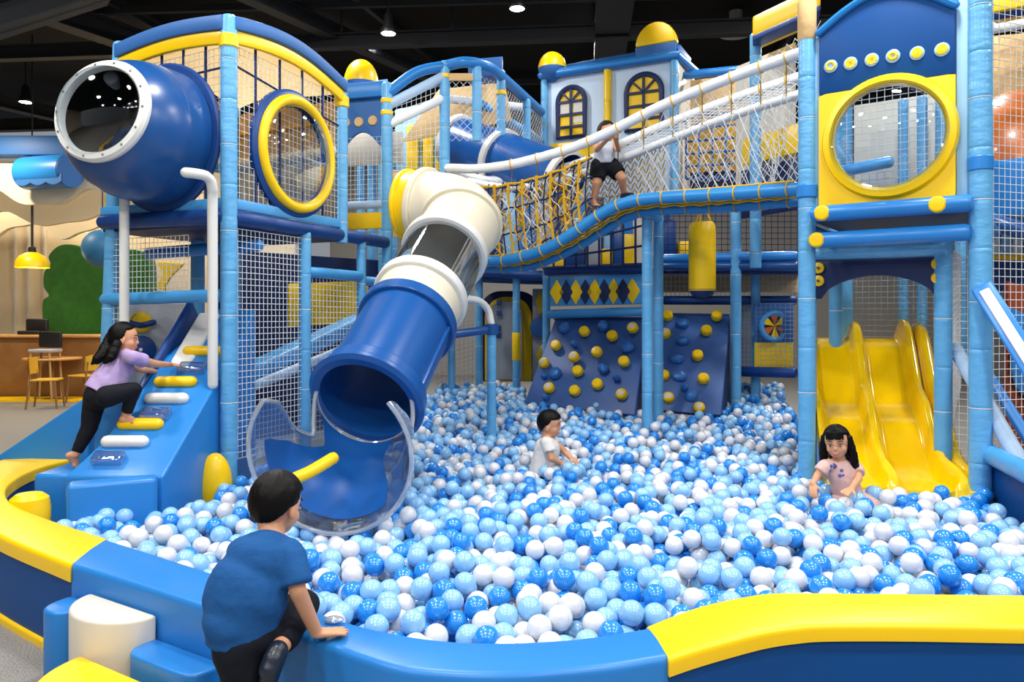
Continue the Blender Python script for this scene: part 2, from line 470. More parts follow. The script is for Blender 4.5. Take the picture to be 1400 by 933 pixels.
def rp(px): return spline([WZ(x, y, RZ) for x, y in px], 6)
yl_i = rp([(99,627),(60,637),(27,651),(7,668),(14,688),(62,709),(146,737)])
yl_o = rp([(99,606),(50,614),(5,628),(-50,655),(-58,695),(0,731),(98,772)])
bl_i = rp([(146,737),(220,760),(300,786),(370,812),(440,838),(500,856),(560,868),(620,875),(680,877),(740,875),(800,870),(885,857)])
bl_o = rp([(98,772),(180,797),(270,826),(345,850),(423,873),(487,896),(540,912),(610,920),(690,922),(770,917),(840,910),(913,898)])
yr_i = rp([(885,857),(920,843),(960,829),(1000,820),(1040,813),(1080,811),(1200,812),(1400,814),(1620,816)])
yr_o = rp([(913,898),(950,886),(1000,872),(1045,861),(1086,855),(1130,852),(1250,852),(1420,855),(1640,858)])
t = thing('foam_barrier', 'yellow capped navy foam rim curving round the left corner of the ball pool', 'foam barrier', V(((yl_i[30]+yl_o[30])/2).to_tuple()[:2]+(0,)), 'padded rim of the ball pool')
m = MB(); rim_section(m, yl_i, yl_o, .345, RZ, .012, .022); m.build('cap', M['yellow'], t)
m = MB(); rim_section(m, yl_i, yl_o, .03, .352, 0, .005); m.build('wall_pad', M['rimwall'], t)
m = MB(); rim_section(m, yl_i, yl_o, 0, .035, .02, .01); m.build('base_strip', M['yellow'], t)
t = thing('foam_barrier', 'all blue foam rim curving along the front of the ball pool where the boy leans', 'foam barrier', V(((bl_i[30]+bl_o[30])/2).to_tuple()[:2]+(0,)), 'padded rim of the ball pool')
m = MB(); rim_section(m, bl_i, bl_o, 0, RZ, 0, .026); m.build('foam_body', M['rimblue'], t)
t = thing('foam_barrier', 'yellow capped navy foam rim bending along the front right of the pool', 'foam barrier', V(((yr_i[30]+yr_o[30])/2).to_tuple()[:2]+(0,)), 'padded rim of the ball pool')
m = MB(); rim_section(m, yr_i, yr_o, .36, RZ, .014, .022); m.build('cap', M['yellow'], t)
m = MB(); rim_section(m, yr_i, yr_o, 0, .366, 0, .005, 0, 25); m.build('wall_pad', M['rimwall'], t)
m = MB(); rim_section(m, yr_i, yr_o, 0, .366, 0, .005, 24, None); o = m.build('wall_pad', M['rimwall'], t)

# ------------------------------------------------------------------ foam steps against the blue rim
O1 = WZ(98,772,RZ); O2 = WZ(270,826,RZ); O1.z = O2.z = 0
su = (O2-O1).normalized(); sn = V((su.y, -su.x, 0)); 
if sn.y > 0: sn = -sn
def dshape(c, hw, dep, z0, z1, name, m_, lab, p=2.0, rad=.013):
    c = V((c.x, c.y, 0)); pts = []
    for k in range(25):
        a = PI*k/24; ca, sa = math.cos(a), math.sin(a)
        e = 2/p
        pts.append(c+su*hw*math.copysign(abs(ca)**e, ca)+sn*dep*abs(sa)**e+UP*z0)
    mb = MB(); mb.prism(pts, UP*(z1-z0)); 
    o = mb.build(name, m_, None, bevel=rad); setp(o, lab, 'foam step'); return o
def s_at(px, py, z):
    q = WZ(px, py, z); q.z = 0; return (q-O1).dot(su)
s0 = (s_at(130,809,.33)+s_at(216,841,.33))/2
sw = abs(s_at(130,809,.33)-s_at(216,841,.33))/2
dshape(O1+su*s0+sn*.005, sw, .178, 0, .33, 'foam_step', M['offwhite'], 'white half round foam step against the blue pool rim')
sb = s_at(86,826,.3)
dshape(O1+su*(sb+.0)+sn*.005, .095, .15, 0, .29, 'foam_step', M['rimblue'], 'small rounded blue foam block left of the white half round step', 2.6)
sr = (s_at(216,866,.25)+s_at(305,903,.25))/2; sh = abs(s_at(216,866,.25)-s_at(305,903,.25))/2
dshape(O1+su*(sr+.01)+sn*.005, sh, .14, 0, .24, 'foam_step', M['rimblue'], 'low blue foam block with rounded end right of the white step', 5)
dshape(O1+su*(s0+.27)+sn*.185, .25, .28, 0, .195, 'foam_step', M['yellow'], 'flat yellow half disc foam step in front of the white step')

# ------------------------------------------------------------------ balls
BR = .05
def zsurf(x, y):
    return .345+.075*np.clip(np.asarray(y)-6.2, 0, 3.6)
POOL = [(p.x, p.y) for p in yl_i[18:]]+[(p.x, p.y) for p in bl_i]+[(p.x, p.y) for p in yr_i[:43]]+\
       [(2.73,2.97),(2.98,4.3),(3.2,5.24),(3.3,6.4),(3.6,7.4),(4.2,9.9),(-.9,10.0),(-1.25,7.6),(-2.05,5.9),(-2.08,4.75),(-2.75,4.45)]
poly = np.array(POOL)
def inside(P, poly, marg=0):
    x, y = P[:,0], P[:,1]; n = len(poly); c = np.zeros(len(P), bool); dm = np.full(len(P), 1e9)
    for i in range(n):
        a, b = poly[i], poly[(i+1) % n]
        cond = ((a[1] > y) != (b[1] > y))
        with np.errstate(divide='ignore', invalid='ignore'):
            xi = (b[0]-a[0])*(y-a[1])/(b[1]-a[1])+a[0]
        c ^= cond & (x < xi)
        ab = b-a; L2 = max(ab@ab, 1e-12); tt = np.clip(((x-a[0])*ab[0]+(y-a[1])*ab[1])/L2, 0, 1)
        dm = np.minimum(dm, np.hypot(x-a[0]-tt*ab[0], y-a[1]-tt*ab[1]))
    return c & (dm > marg)
# solids the balls stay clear of: (x, y, radius, z of lowest point)
KEEP = []
REMOVE = []
PM = [M['pad'], M['tie']]
def on(a, b, t, z):            # point on the vertical face a-b
    p = V(a).lerp(V(b), t); return V((p.x, p.y, z))
def seg_at(a, b, px):          # where image column px meets ground line a-b
    a, b = V(a), V(b); k = (px-CX)/F
    t = (k*a.y-a.x)/((b.x-a.x)-k*(b.y-a.y)); return t
def zat(p, py): return CZ+(HY-py)/F*p.y
def band(name, mat_, parent, a, b, za, zb, h, bulge, th, nrm, n=18, off=0., bevel=.012, h2=None):
    a, b, nrm = V(a), V(b), V(nrm); tops, bots = [], []
    for i in range(n+1):
        t = i/n; z = za+(zb-za)*t+bulge*math.sin(PI*t); hh = h if h2 is None else h+(h2-h)*t
        p = a.lerp(b, t)+nrm*off
        tops.append(V((p.x,p.y,z))); bots.append(V((p.x,p.y,z-hh)))
    m = MB()
    for i in range(n):
        m.hexa([bots[i], bots[i+1], bots[i+1]+nrm*th, bots[i]+nrm*th, tops[i], tops[i+1], tops[i+1]+nrm*th, tops[i]+nrm*th])
    # weld and drop the walls between neighbouring blocks
    m2 = MB(); vs = []
    for L in (bots, tops, [p+nrm*th for p in bots], [p+nrm*th for p in tops]): vs += L
    k = n+1; fs = []
    for i in range(n):
        fs += [(i,i+1,k+i+1,k+i), (2*k+i,3*k+i,3*k+i+1,2*k+i+1), (i,2*k+i,2*k+i+1,i+1), (k+i,k+i+1,3*k+i+1,3*k+i)]
    fs += [(0,k,3*k,2*k), (n,2*k+n,3*k+n,k+n)]
    m2.add(vs, fs)
    return m2.build(name, mat_, parent, bevel=bevel, bseg=2)

# ================================================================== LEFT TOWER
A = V((-2.084,5.60,0)); B = V((-3.30,6.13,0)); C = V((-1.55,6.92,0)); Bt = V((-3.15,6.13,0))
AC = (C-A); AB = (B-A)
nAC = V((AC.y,-AC.x,0)).normalized(); nAC = nAC if nAC.y < 0 or nAC.x > 0 else -nAC
nAB = V((AB.y,-AB.x,0)).normalized(); nAB = nAB if nAB.y < 0 else -nAB
Q = on(A, C, seg_at(A, C, 417), 0); P494 = on(A, C, seg_at(A, C, 494), 0); D = on(A, C, seg_at(A, C, 529), 0)
BK = B+AC; BK.x += .05
t = thing('play_tower', 'tall netted light blue play tower carrying the navy bubble pod and yellow porthole', 'play tower', A)
LT = t
post('post', PM, t, A, V((A.x,A.y,3.67)), .06)
post('post', PM, t, B, V((Bt.x,Bt.y,3.66)), .062)
post('post', PM, t, V((C.x,C.y,2.15)), V((C.x,C.y,3.62)), .055)
post('post', PM, t, Q, V((Q.x,Q.y,2.2)), .05)
post('post', PM, t, P494+UP*.2, P494+UP*2.2, .045)
post('post', PM, t, BK, BK+UP*3.6, .055)
p264 = V((-2.83,6.85,0)); post('post', PM, t, p264+UP*.3, p264+UP*2.2, .06)
# yellow collars under the post heads
for p, z in ((A,3.5),(Bt,3.47),(C,3.42)):
    m = MB(); m.lathe(V((p.x,p.y,z-.04)), UP, [(.058,0),(.068,.008),(.068,.09),(.058,.1)], 18); m.build('collar', M['yellow'], t)
# platform edge beams and deck
beam('edge_beam', M['navy'], t, B+UP*2.24+nAB*.02, A+UP*2.22+nAB*.02, .06)
beam('edge_beam', M['navy'], t, A+UP*2.22, on(A,C,1,2.22), .058)
beam('edge_beam', M['navy'], t, on(A,C,1,2.22), D+UP*2.22, .058)
beam('edge_beam', M['mid'], t, B+UP*2.02+AC*.3, A+UP*2.04+AC*.25, .05)
m = MB(); m.prism([A+UP*2.16, B+UP*2.16, BK+UP*2.16, C+UP*2.16], UP*.1); m.build('deck', M['deep'], t, bevel=.01)
for a, b in ((A,B),(A,C)):
    band('fringe_strip', M['sky'], t, a, b, 2.36, 2.36, .08, 0, .02, nAB if b is B else nAC, off=.005)
# lower cross rails
beam('cross_rail', M['sky'], t, B+UP*1.62, A+UP*1.64, .05)
beam('cross_rail', M['sky'], t, Q+UP*1.86, P494+UP*1.86, .047)
beam('cross_rail', M['sky'], t, P494+UP*1.82, D+UP*1.82, .045)
# roof valances
band('roof_valance', M['castleblue'], t, Bt, A, 3.66, 3.69, .11, .045, .05, nAB, off=.02)
band('yellow_valance', M['yellow'], t, Bt, A, 3.55, 3.58, .1, .045, .04, nAB, off=.01)
band('roof_valance', M['castleblue'], t, A, C, 3.69, 3.61, .1, .11, .05, nAC, off=.02)
band('yellow_valance', M['yellow'], t, A, C, 3.59, 3.51, .1, .1, .04, nAC, off=.01)
m = MB()
rows = []
for i in range(9):
    u = i/8; row = []
    for j in range(9):
        v = j/8; p = A.lerp(C, u).lerp(Bt.lerp(BK, u), v)
        row.append(V((p.x, p.y, 3.5+.1*math.sin(PI*u)+.06*math.sin(PI*v)+.02*math.sin(9*u+7*v))))
    rows.append(row)
m.grid(rows); m.build('roof_canvas', M['canvas'], t)
# roof top skin, blue

# back walls of the tower room: canvas above, low cream panel
band('back_canvas', M['tan'], t, BK, C, 3.45, 3.45, .5, 0, .01, -nAB, bevel=0)
band('back_canvas', M['tan'], t, Bt+V((.05,.1,0)), BK, 3.52, 3.52, .5, 0, .01, -nAC, bevel=0)
beam('padded_rail', M['whitepad'], t, BK+UP*2.95, C+UP*2.98, .06, .3)
beam('padded_rail', M['sky'], t, B+UP*2.9+AC*.1, BK+UP*2.9, .05)
band('back_panel', M['offwhite'], t, BK, C, 2.9, 2.9, .5, 0, .01, -nAB, bevel=0)
# upper frames: dark bars in both faces and white nets
for k in range(1, 5):
    p = on(Bt, A, k/5, 2.3); m = MB(); m.tube([p, V((p.x,p.y,3.52))], .011, 8); m.build('frame_bar', M['netb'], t)
    p = on(A, C, k/5, 2.3); m = MB(); m.tube([p, V((p.x,p.y,3.55))], .011, 8); m.build('frame_bar', M['netb'], t)
for a, b, z0, z1 in ((Bt, A, 3.3, 3.33), (A, C, 3.36, 3.2)):
    m = MB(); m.tube([on(a,b,0,z0), on(a,b,1,z1)], .009, 8); m.build('frame_bar', M['netb'], t)
for z in (3.2, 2.7):
    p = on(A,C,1,z)
beam('inner_rail', M['yrope'], t, on(BK,C,0,3.25), on(BK,C,1,3.25), .02)
net('net_panel', M['netw'], t, on(Bt,A,.04,2.36), on(Bt,A,.96,2.36), on(Bt,A,.96,3.48), on(Bt,A,.04,3.46), .052, .0024)
net('net_panel', M['netw'], t, on(A,C,.04,2.36), on(A,C,.96,2.36), on(A,C,.96,3.48), on(A,C,.04,3.5), .052, .0024)
# lower nets
tq = seg_at(A, C, 417)
net('net_panel', M['netw'], t, on(A,Q,.05,.42), on(A,Q,.95,.42), on(A,Q,.95,2.14), on(A,Q,.05,2.14), .047, .0026)
net('net_panel', M['netw'], t, on(Q,D,.04,.42), on(Q,D,.97,.45), on(Q,D,.97,1.8), on(Q,D,.04,1.82), .05, .0024)
net('net_panel', M['netw'], t, on(B,A,.05,1.66), on(B,A,.7,1.66), on(B,A,.7,2.1), on(B,A,.05,2.1), .045, .0026)
net('net_panel', M['netw'], t, on(B,A,.03,1.0), on(B,A,.2,1.0), on(B,A,.2,1.6), on(B,A,.03,1.6), .045, .0026)

# ------------------------------------------------------------------ bubble pod
fc = on(A, B, seg_at(A, B, 226), zat(V((0,5.9,0)), 192))
sc = fc+nAB*.24; ax = V((-.2,-.95,.16)).normalized(); R = .51
t = thing('bubble_pod', 'big navy sphere pod with a clear domed window jutting from the left tower', 'bubble pod', sc)
th0 = math.asin(.67)
m = MB(); m.lathe(sc, ax, [(R*math.sin(a), R*math.cos(a)) for a in np.linspace(th0, PI*.97, 40)], 64, caps=False); m.build('shell', M['royal'], t)
m = MB(); m.lathe(sc, ax, [((R-.02)*math.sin(a), (R-.02)*math.cos(a)) for a in np.linspace(th0, PI*.99, 30)], 48, caps=False); m.build('lining', M['dark'], t)
m = MB(); m.lathe(sc, nAB, [(R*.985,.0),(R*1.005,-.005),(R*1.005,-.2),(R*.98,-.21)], 56, caps=False); m.build('collar', M['royal'], t)
m = MB(); m.lathe(fc-nAB*.01, nAB, [(.42,0),(.56,0),(.575,.012),(.575,.03),(.56,.045),(.44,.045)], 56, caps=False); m.build('flange', M['navy'], t)
rc = sc+ax*R*math.cos(th0); RR = R*.665
m = MB(); m.lathe(rc, ax, [(RR+.03,-.035),(RR+.035,.0),(RR+.02,.025),(RR-.02,.03),(RR-.03,.015),(RR-.03,-.02)], 64, caps=False); wr = m.build('window_ring', M['white'], t)
u_, w_, _ = frame(ax)
for k in range(14):
    a = 2*PI*k/14; p = rc+(u_*math.cos(a)+w_*math.sin(a))*(RR+.002)+ax*.024
    m = MB(); m.lathe(p, ax, [(.009,0),(.009,.006),(.004,.01)], 8); m.build('bolt', M['bolt'], wr)
m = MB(); m.lathe(rc, ax, [((RR-.015)*math.cos(a), .2*math.sin(a)) for a in np.linspace(.05, PI/2*.995, 14)], 56, caps=False); m.build('dome_window', M['clear'], t)
# small grab boss behind the ring
q = W(152,107,5.5); m = MB(); m.lathe(q, V((.2,-1,.2)), [(.03,-.12),(.05,-.03),(.05,.01),(.03,.02)], 16); m.build('vent_cap', M['grey'], t)
# white pipes carrying the pod
p0 = W(170,292,5.75); p1 = V((p0.x, p0.y, zat(p0, 450)))
m = MB(); m.tube([p0+UP*.15, p0, p1], .036, 14); m.build('support_pipe', M['white'], t)
pp = [W(254,236,5.28), W(270,238,5.3), W(283,242,5.35), W(290,256,5.4), W(290.5,300,5.45), W(291,526,5.52)]
m = MB(); m.tube(spline(pp, 6), .036, 14, rounded=True)
m.build('support_pipe', M['white'], t)

# ------------------------------------------------------------------ porthole on the right face
tc_ = seg_at(A, C, 402); pc = on(A, C, tc_, 0); pc.z = zat(pc, 212)
t = thing('porthole_window', 'round yellow rimmed clear dome window in the left tower netting', 'porthole window', pc)
m = MB(); m.lathe(pc, nAC, [(.4,-.02),(.4,.035),(.43,.045),(.5,.04),(.525,.02),(.525,-.02),(.4,-.02)], 72, caps=False); m.build('outer_ring', M['navy'], t)
m = MB(); m.torus(pc+nAC*.045, nAC, .44, .042, 72, 14); m.build('yellow_ring', M['yellow'], t)
m = MB(); m.lathe(pc+nAC*.03, nAC, [(.41*math.cos(a), .16*math.sin(a)) for a in np.linspace(0, PI/2*.995, 14)], 64, caps=False); m.build('dome_window', M['clear'], t)

# ================================================================== CLIMBING RAMP
RX0, RX1 = -2.82, -2.19; RY0, RY1 = 4.78, 6.4; RS = .66
def rz(y): return .48+RS*(y-RY0)
def rhit(px, py):
    k = (HY-py)/F; d = (CZ-.48+RS*RY0)/(RS-k); return W(px, py, d)
t = thing('climbing_ramp', 'blue foam climbing ramp with yellow and white rungs beside the left tower', 'climbing ramp', V(((RX0+RX1)/2, RY0, 0)))
m = MB()
n = 14; prof = [(RY0+(RY1-RY0)*i/n) for i in range(n+1)]
L_, R_ = [], []
for i, y in enumerate(prof):
    wv = .05*math.sin(5.2*(y-RY0))+.2*(y-RY0)/1.1
    L_.append(V((RX0+wv, y, rz(y)))); R_.append(V((RX1+.04*min(1,(y-RY0)), y, rz(y))))
vs = L_+R_+[V((p.x,p.y,.0)) for p in L_]+[V((p.x,p.y,.0)) for p in R_]; k = n+1; fs = []
for i in range(n):
    fs += [(i,i+1,k+i+1,k+i), (2*k+i,2*k+i+1,i+1,i), (k+i,k+i+1,3*k+i+1,3*k+i)]
fs += [(0,k,3*k,2*k), (n,2*k+n,3*k+n,k+n)]
m.add(vs, fs); m.build('foam_body', M['mid'], t, bevel=.018)
sl = V((0,1,RS)).normalized(); upn = V((0,-RS,1)).normalized()
def rung(px, py, w, mt, kind):
    c = rhit(px, py); x = V((1,0,0)); m = MB()
    if kind == 'bar':
        m.tube([c-x*(w/2)+upn*.018, c+x*(w/2)+upn*.018], .042, 14, rounded=True)
        return m.build('rung', mt, t)
    m.box(c+upn*.03, x*(w/2), sl*.05, upn*.03); return m.build('clear_step', mt, t, bevel=.02)
for px, py, mt in ((279,483,'yellow'),(241,525,'yellow'),(229,548,'white'),(193,583,'yellow'),(172,607,'white')):
    rung(px, py, .23, M[mt], 'bar')
for px, py in ((264,507),(214,570),(150,631)): rung(px, py, .2, M['clearblue'], 'clear')
# wavy side kerb beside the ramp and white slide bed
t2 = thing('ramp_slide', 'white slide bed with navy edge running up beside the climbing ramp', 'slide', V((-2.8,5.9,0)))
m = MB(); a, b = W(226,536,5.56), W(287,430,6.25)
m.bar(a, b, .17, .05); m.build('slide_bed', M['white'], t2, bevel=.02)
m = MB(); a, b = W(190,552,5.5), W(264,422,6.3)
m.bar(a, b, .05, .17); m.build('navy_kerb', M['navy'], t2, bevel=.015)
# activity panel under the pod
pc = W(210,463,6.3); t2 = thing('activity_panel', 'pale panel with a yellow disc and navy crank under the bubble pod', 'play panel', V((pc.x,pc.y,.9)))
c0, c1 = W(168,416,6.3), W(262,416,6.5); c2, c3 = W(262,520,6.5), W(168,540,6.3)
pn = (c1-c0).cross(c3-c0).normalized(); pn = pn if pn.y < 0 else -pn
m = MB(); m.prism([c0,c1,c2,c3], -pn*.03); m.build('board', M['grey'], t2, bevel=.008)
def onpl(px, py, o, nn): 
    dr = V(((px-CX)/F, 1, (HY-py)/F)); s = (V(o)-V((0,0,CZ))).dot(nn)/dr.dot(nn); return V((0,0,CZ))+dr*s
m = MB(); m.lathe(onpl(193,441,c0,pn), pn, [(.085,0),(.085,.03),(.07,.045)], 24); m.build('yellow_disc', M['yellow'], t2)
m = MB(); m.lathe(onpl(193,478,c0,pn), pn, [(.115,0),(.115,.03),(.1,.04)], 28); m.lathe(onpl(193,478,c0,pn)+pn*.04, pn, [(.015,0),(.015,.01)], 12, mi=1)
m.build('navy_disc', [M['navy'], M['white']], t2)
m = MB(); m.tube([onpl(x,y,c0,pn)+pn*.04 for x, y in ((176,441),(182,443),(192,445),(200,444),(210,441))], .026, 10, rounded=True); m.build('crank_arm', M['navy'], t2)
# low blue foam wall joining ramp and rim
t2 = MB(); a, b = V((-2.64,4.51,0)), V((-2.2,4.72,0)); d = (b-a).normalized(); s_ = V((-d.y,d.x,0))*.075
t2.prism([a-s_, b-s_, b+s_, a+s_], UP*.5)
setp(t2.build('foam_wall', M['mid'], None, bevel=.03), 'low blue foam wall between the climbing ramp foot and the ball pool', 'foam wall')
m = MB(); m.lathe(V((-2.81,4.43,.22)), UP, [(.09,0),(.108,.03),(.11,.15),(.1,.21),(.07,.235),(.0,.24)], 26)
setp(m.build('foam_stool', M['yellow'], None), 'rounded yellow foam stool in the left corner of the ball pool', 'foam stool')
m = MB(); m.ellipsoid((-2.12,5.43,.27), (.12,0,0), (0,.11,0), (0,0,.24), 28, 18)
setp(m.build('foam_buffer', M['yellow'], None), 'large rounded yellow buffer at the foot of the main tower post', 'foam buffer')
KEEP += [(-2.115,5.42,.08)]
# outer blue slide descending to the left
t2 = thing('foam_slide', 'long blue slide sloping down to the cafe floor at far left', 'slide', V((-3.9,6.05,0)))
def wedge(x0, x1, z0, z1, y0, y1): 
    mm = MB(); mm.hexa([(x0,y0,0),(x1,y0,0),(x1,y1,0),(x0,y1,0),(x0,y0,z0),(x1,y0,z1),(x1,y1,z1),(x0,y1,z0)]); return mm
wedge(-4.42, -3.15, .02, .8, 5.75, 6.3).build('slide_bed', M['sky'], t2, bevel=.02)
wedge(-4.45, -3.15, .03, .9, 5.66, 5.75).build('side_wall', M['mid'], t2, bevel=.015)
wedge(-4.45, -3.15, .03, .9, 6.3, 6.4).build('side_wall', M['mid'], t2, bevel=.015)

# ------------------------------------------------------------------ things seen through the lower nets
t2 = thing('slide_lane', 'bright blue slide lane sloping behind the lower netting of the left tower', 'slide', W(400,480,7.3))
a, b = W(318,520,6.9), W(497,437,8.0)
m = MB(); m.bar(a, b, .3, .14); m.build('slide_bed', M['sky'], t2, bevel=.04)
beam('padded_rail', M['bluepadwhite'], t2, W(318,540,6.75), W(545,447,7.9), .045, .3)
t2 = thing('wall_panel', 'yellow panel hung behind the lower net of the left tower', 'panel', W(440,420,8.6))
m = MB(); a = W(394,388,8.2); b = W(500,384,8.9); m.prism([W(394,447,8.2), W(500,441,8.9), b, a], V((.02,.03,0))); m.build('board', M['yellow'], t2, bevel=.008)
t2 = thing('wall_panel', 'rust brown panel behind the lower net of the left tower', 'panel', W(372,420,8.4))
m = MB(); m.prism([W(358,462,8.3), W(381,460,8.35), W(381,384,8.35), W(358,384,8.3)], V((0,.03,0))); m.build('board', M['red'], t2, bevel=.008)
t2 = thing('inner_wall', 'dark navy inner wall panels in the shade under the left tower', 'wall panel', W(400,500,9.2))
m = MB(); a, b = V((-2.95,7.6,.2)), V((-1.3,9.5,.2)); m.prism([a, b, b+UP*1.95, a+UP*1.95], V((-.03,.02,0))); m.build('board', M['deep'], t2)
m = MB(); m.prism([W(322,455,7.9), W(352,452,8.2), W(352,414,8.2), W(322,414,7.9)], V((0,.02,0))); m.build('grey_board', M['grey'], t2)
t2 = thing('hanging_figure', 'yellow zigzag shape hanging behind the net below the pod', 'hanging decoration', W(225,375,7.3))
m = MB(); m.prism([W(x,y,7.3) for x, y in ((214,358),(252,360),(234,378),(226,390),(226,402),(214,392),(222,374))], V((0,.04,0))); m.build('panel', M['yellow'], t2, bevel=.008)
t2 = thing('banner_strip', 'yellow strip with dark gaps above the zigzag shape behind the pod net', 'banner', W(225,345,7.6))
for x0, x1 in ((202,228),(231,258)):
    m = MB(); m.prism([W(x,y,7.6) for x, y in ((x0,340),(x1,342),(x1,352),(x0,350))], V((0,.03,0))); m.build('panel', M['yellow'], t2, bevel=.006)

# ================================================================== TUBE SLIDE
ex = W(503,543,4.98); st = W(612,338,6.45)
dir_ = (ex-st).normalized(); TR = .333
elb = [st, W(628,314,6.68), W(630,299,6.86), W(615,288,7.04), W(594,284,7.16), W(576,282,7.23), W(560,282,7.28)]
def along_(s): return st+(ex-st)*s
path_e = spline([along_(.06)]+elb[1:], 8)
t = thing('tube_slide', 'fat white clear and blue tube slide ending in a clear scoop among the balls', 'tube slide', V((ex.x,ex.y,.35)))
L = (ex-st).length
def along(s): return st+dir_*s*L
def ringat(name, mt, p, d, w=.05, r0=TR-.01, r1=TR+.036, par=None):
    m = MB(); d = V(d).normalized()
    m.lathe(p, d, [(r0,-w),(r1-.008,-w),(r1,-w+.01),(r1,w-.01),(r1-.008,w),(r0,w)], 56, caps=False); return m.build(name, mt, par or t)
def sect(name, mt, pts, r=TR, inner=True):
    m = MB(); m.tube(pts, r, 56, caps=False)
    if inner: m.tube(pts, r-.012, 56, caps=False)
    return m.build(name, mt, t)
ne = len(path_e)
sect('elbow', M['cream'], path_e[:ne-11])
sect('elbow_collar', M['yellow'], path_e[ne-12:])
i_ = ne-12; ringat('joint_ring', M['cream'], path_e[i_], path_e[i_+1]-path_e[i_-1], .03)
i_ = 11; ringat('joint_ring', M['cream'], path_e[i_], path_e[i_+1]-path_e[i_-1], .035)
ringat('mount_flange', M['yellow'], path_e[-1], path_e[-1]-path_e[-2], .02, .1, TR+.02)
sect('clear_section', M['clearblue'], [along(.05), along(.2), along(.39)], TR, False)
ringat('joint_ring', M['white'], along(.05), dir_, .04)
ringat('joint_ring', M['white'], along(.4), dir_, .045)
sect('white_section', M['cream'], [along(.39), along(.47), along(.57)])
ringat('joint_ring', M['tube'], along(.57), dir_, .05)
sect('blue_section', M['tube'], [along(.56), along(.8), along(1.)])
m = MB(); m.lathe(along(1.0), dir_, [(TR-.012,-.1),(TR+.03,-.1),(TR+.045,-.08),(TR+.045,-.02),(TR+.06,.0),(TR+.06,.03),(TR+.03,.05),(TR-.02,.045),(TR-.02,-.1)], 64, caps=False); m.build('exit_ring', M['tube'], t)
# clear scoop
sc0 = along(1.03); d1 = V((-.12,-.87,-.46)).normalized()
pts = spline([sc0, sc0+d1*.22, sc0+d1*.46+UP*.03, sc0+d1*.7+UP*.1], 8)
rows = []; ed = []
for i, p in enumerate(pts):
    u = i/(len(pts)-1); tg = (pts[min(i+1,len(pts)-1)]-pts[max(i-1,0)]).normalized()
    sd = tg.cross(UP).normalized(); dn = tg.cross(sd).normalized()
    if dn.z > 0: dn = -dn
    r = TR-.01+.16*u**1.2
    ph = math.radians(np.interp(u, [0,.1,.24,.38,.55,.75,1], [104,82,64,84,112,126,130]))
    row = [p+(sd*math.sin(a)+dn*math.cos(a))*r for a in np.linspace(-ph, ph, 33)]
    rows.append(row)
m = MB(); m.grid(rows); m.grid([[p+(pts[i]-p)*.025 for p in row] for i, row in enumerate(rows)])
m.build('clear_scoop', M['clearblue'], t)
edge = [r[0] for r in rows]+rows[-1][1:-1]+[r[-1] for r in reversed(rows)]
m = MB(); m.tube(edge, .015, 10); m.build('scoop_lip', M['lip'], t)
m = MB(); m.tube(rows[0], .013, 10); m.build('scoop_seam', M['lip'], t)
SCOOP = [(p.copy(), (rows[i][16]-p).length) for i, p in enumerate(pts)]
def in_scoop(P):
    bad = np.zeros(len(P), bool)
    for p, r in SCOOP: bad |= np.linalg.norm(P-np.array(p), axis=1) < r+BR*.9
    return bad
REMOVE.append(in_scoop)
# blue moulded floor of the scoop
m = MB(); m.grid([[p+(pts[i]-p)*.03 for p in row[11:29]] for i, row in enumerate(rows[:21])]); m.build('scoop_floor', M['tube'], t)
# yellow grab bar
yb = [W(398,657,4.2), W(425,645,4.3), W(455,627,4.45)]
m = MB(); m.tube(spline(yb, 5), .036, 12, rounded=True); m.build('grab_bar', M['yellow'], t)
# side rail seam on the blue section
sd = dir_.cross(UP).normalized(); m = MB(); 
s_sign = 1 if sd.x > 0 else -1
m.bar(along(.6)+sd*s_sign*(TR+.005), along(.97)+sd*s_sign*(TR+.005), .03, .03, UP); m.build('side_flange', M['tube'], t, bevel=.006)
# support post with white arch
t2 = thing('handrail_post', 'light blue padded post with a white curved pipe beside the tube slide', 'post', WZ(672,602,.37))
b_ = WZ(672,602,.36); top = V((b_.x,b_.y,zat(b_,455)))
post('post', PM, t2, V((b_.x,b_.y,0)), top, .043, cap=False)
m = MB(); m.lathe(top-UP*.02, UP, [(.045,0),(.066,.01),(.066,.09),(.045,.1)], 16); m.build('collar', M['royal'], t2)
m = MB(); m.tube(spline([top+UP*.05, W(671,440,b_.y), W(667,424,b_.y), W(655,412,b_.y-.1), W(632,408,b_.y-.35)], 6), .033, 12); m.build('curved_pipe', M['white'], t2)
beam('cross_bar', M['royal'], t2, top+UP*.03, W(600,460,b_.y-.3), .038)
def T(px, py, d): return W(px, py, d)
def board(name, m_, parent, pts, th=.03, bevel=.008, back=None):
    pts = [V(p) for p in pts]
    nrm = V((0,0,0))
    for i in range(len(pts)): nrm += (pts[i]-pts[0]).cross(pts[(i+1) % len(pts)]-pts[0])
    nrm.normalize()
    if nrm.y < 0: nrm = -nrm           # thickness goes away from the viewer side
    mm = MB(); mm.prism(pts, nrm*th); return mm.build(name, m_, parent, bevel=bevel, bseg=2)
def disc(name, m_, parent, c, n, r, h=.02, seg=28):
    mm = MB(); mm.lathe(c, n, [(r,-.005),(r,h*.6),(r*.92,h)], seg); return mm.build(name, m_, parent)
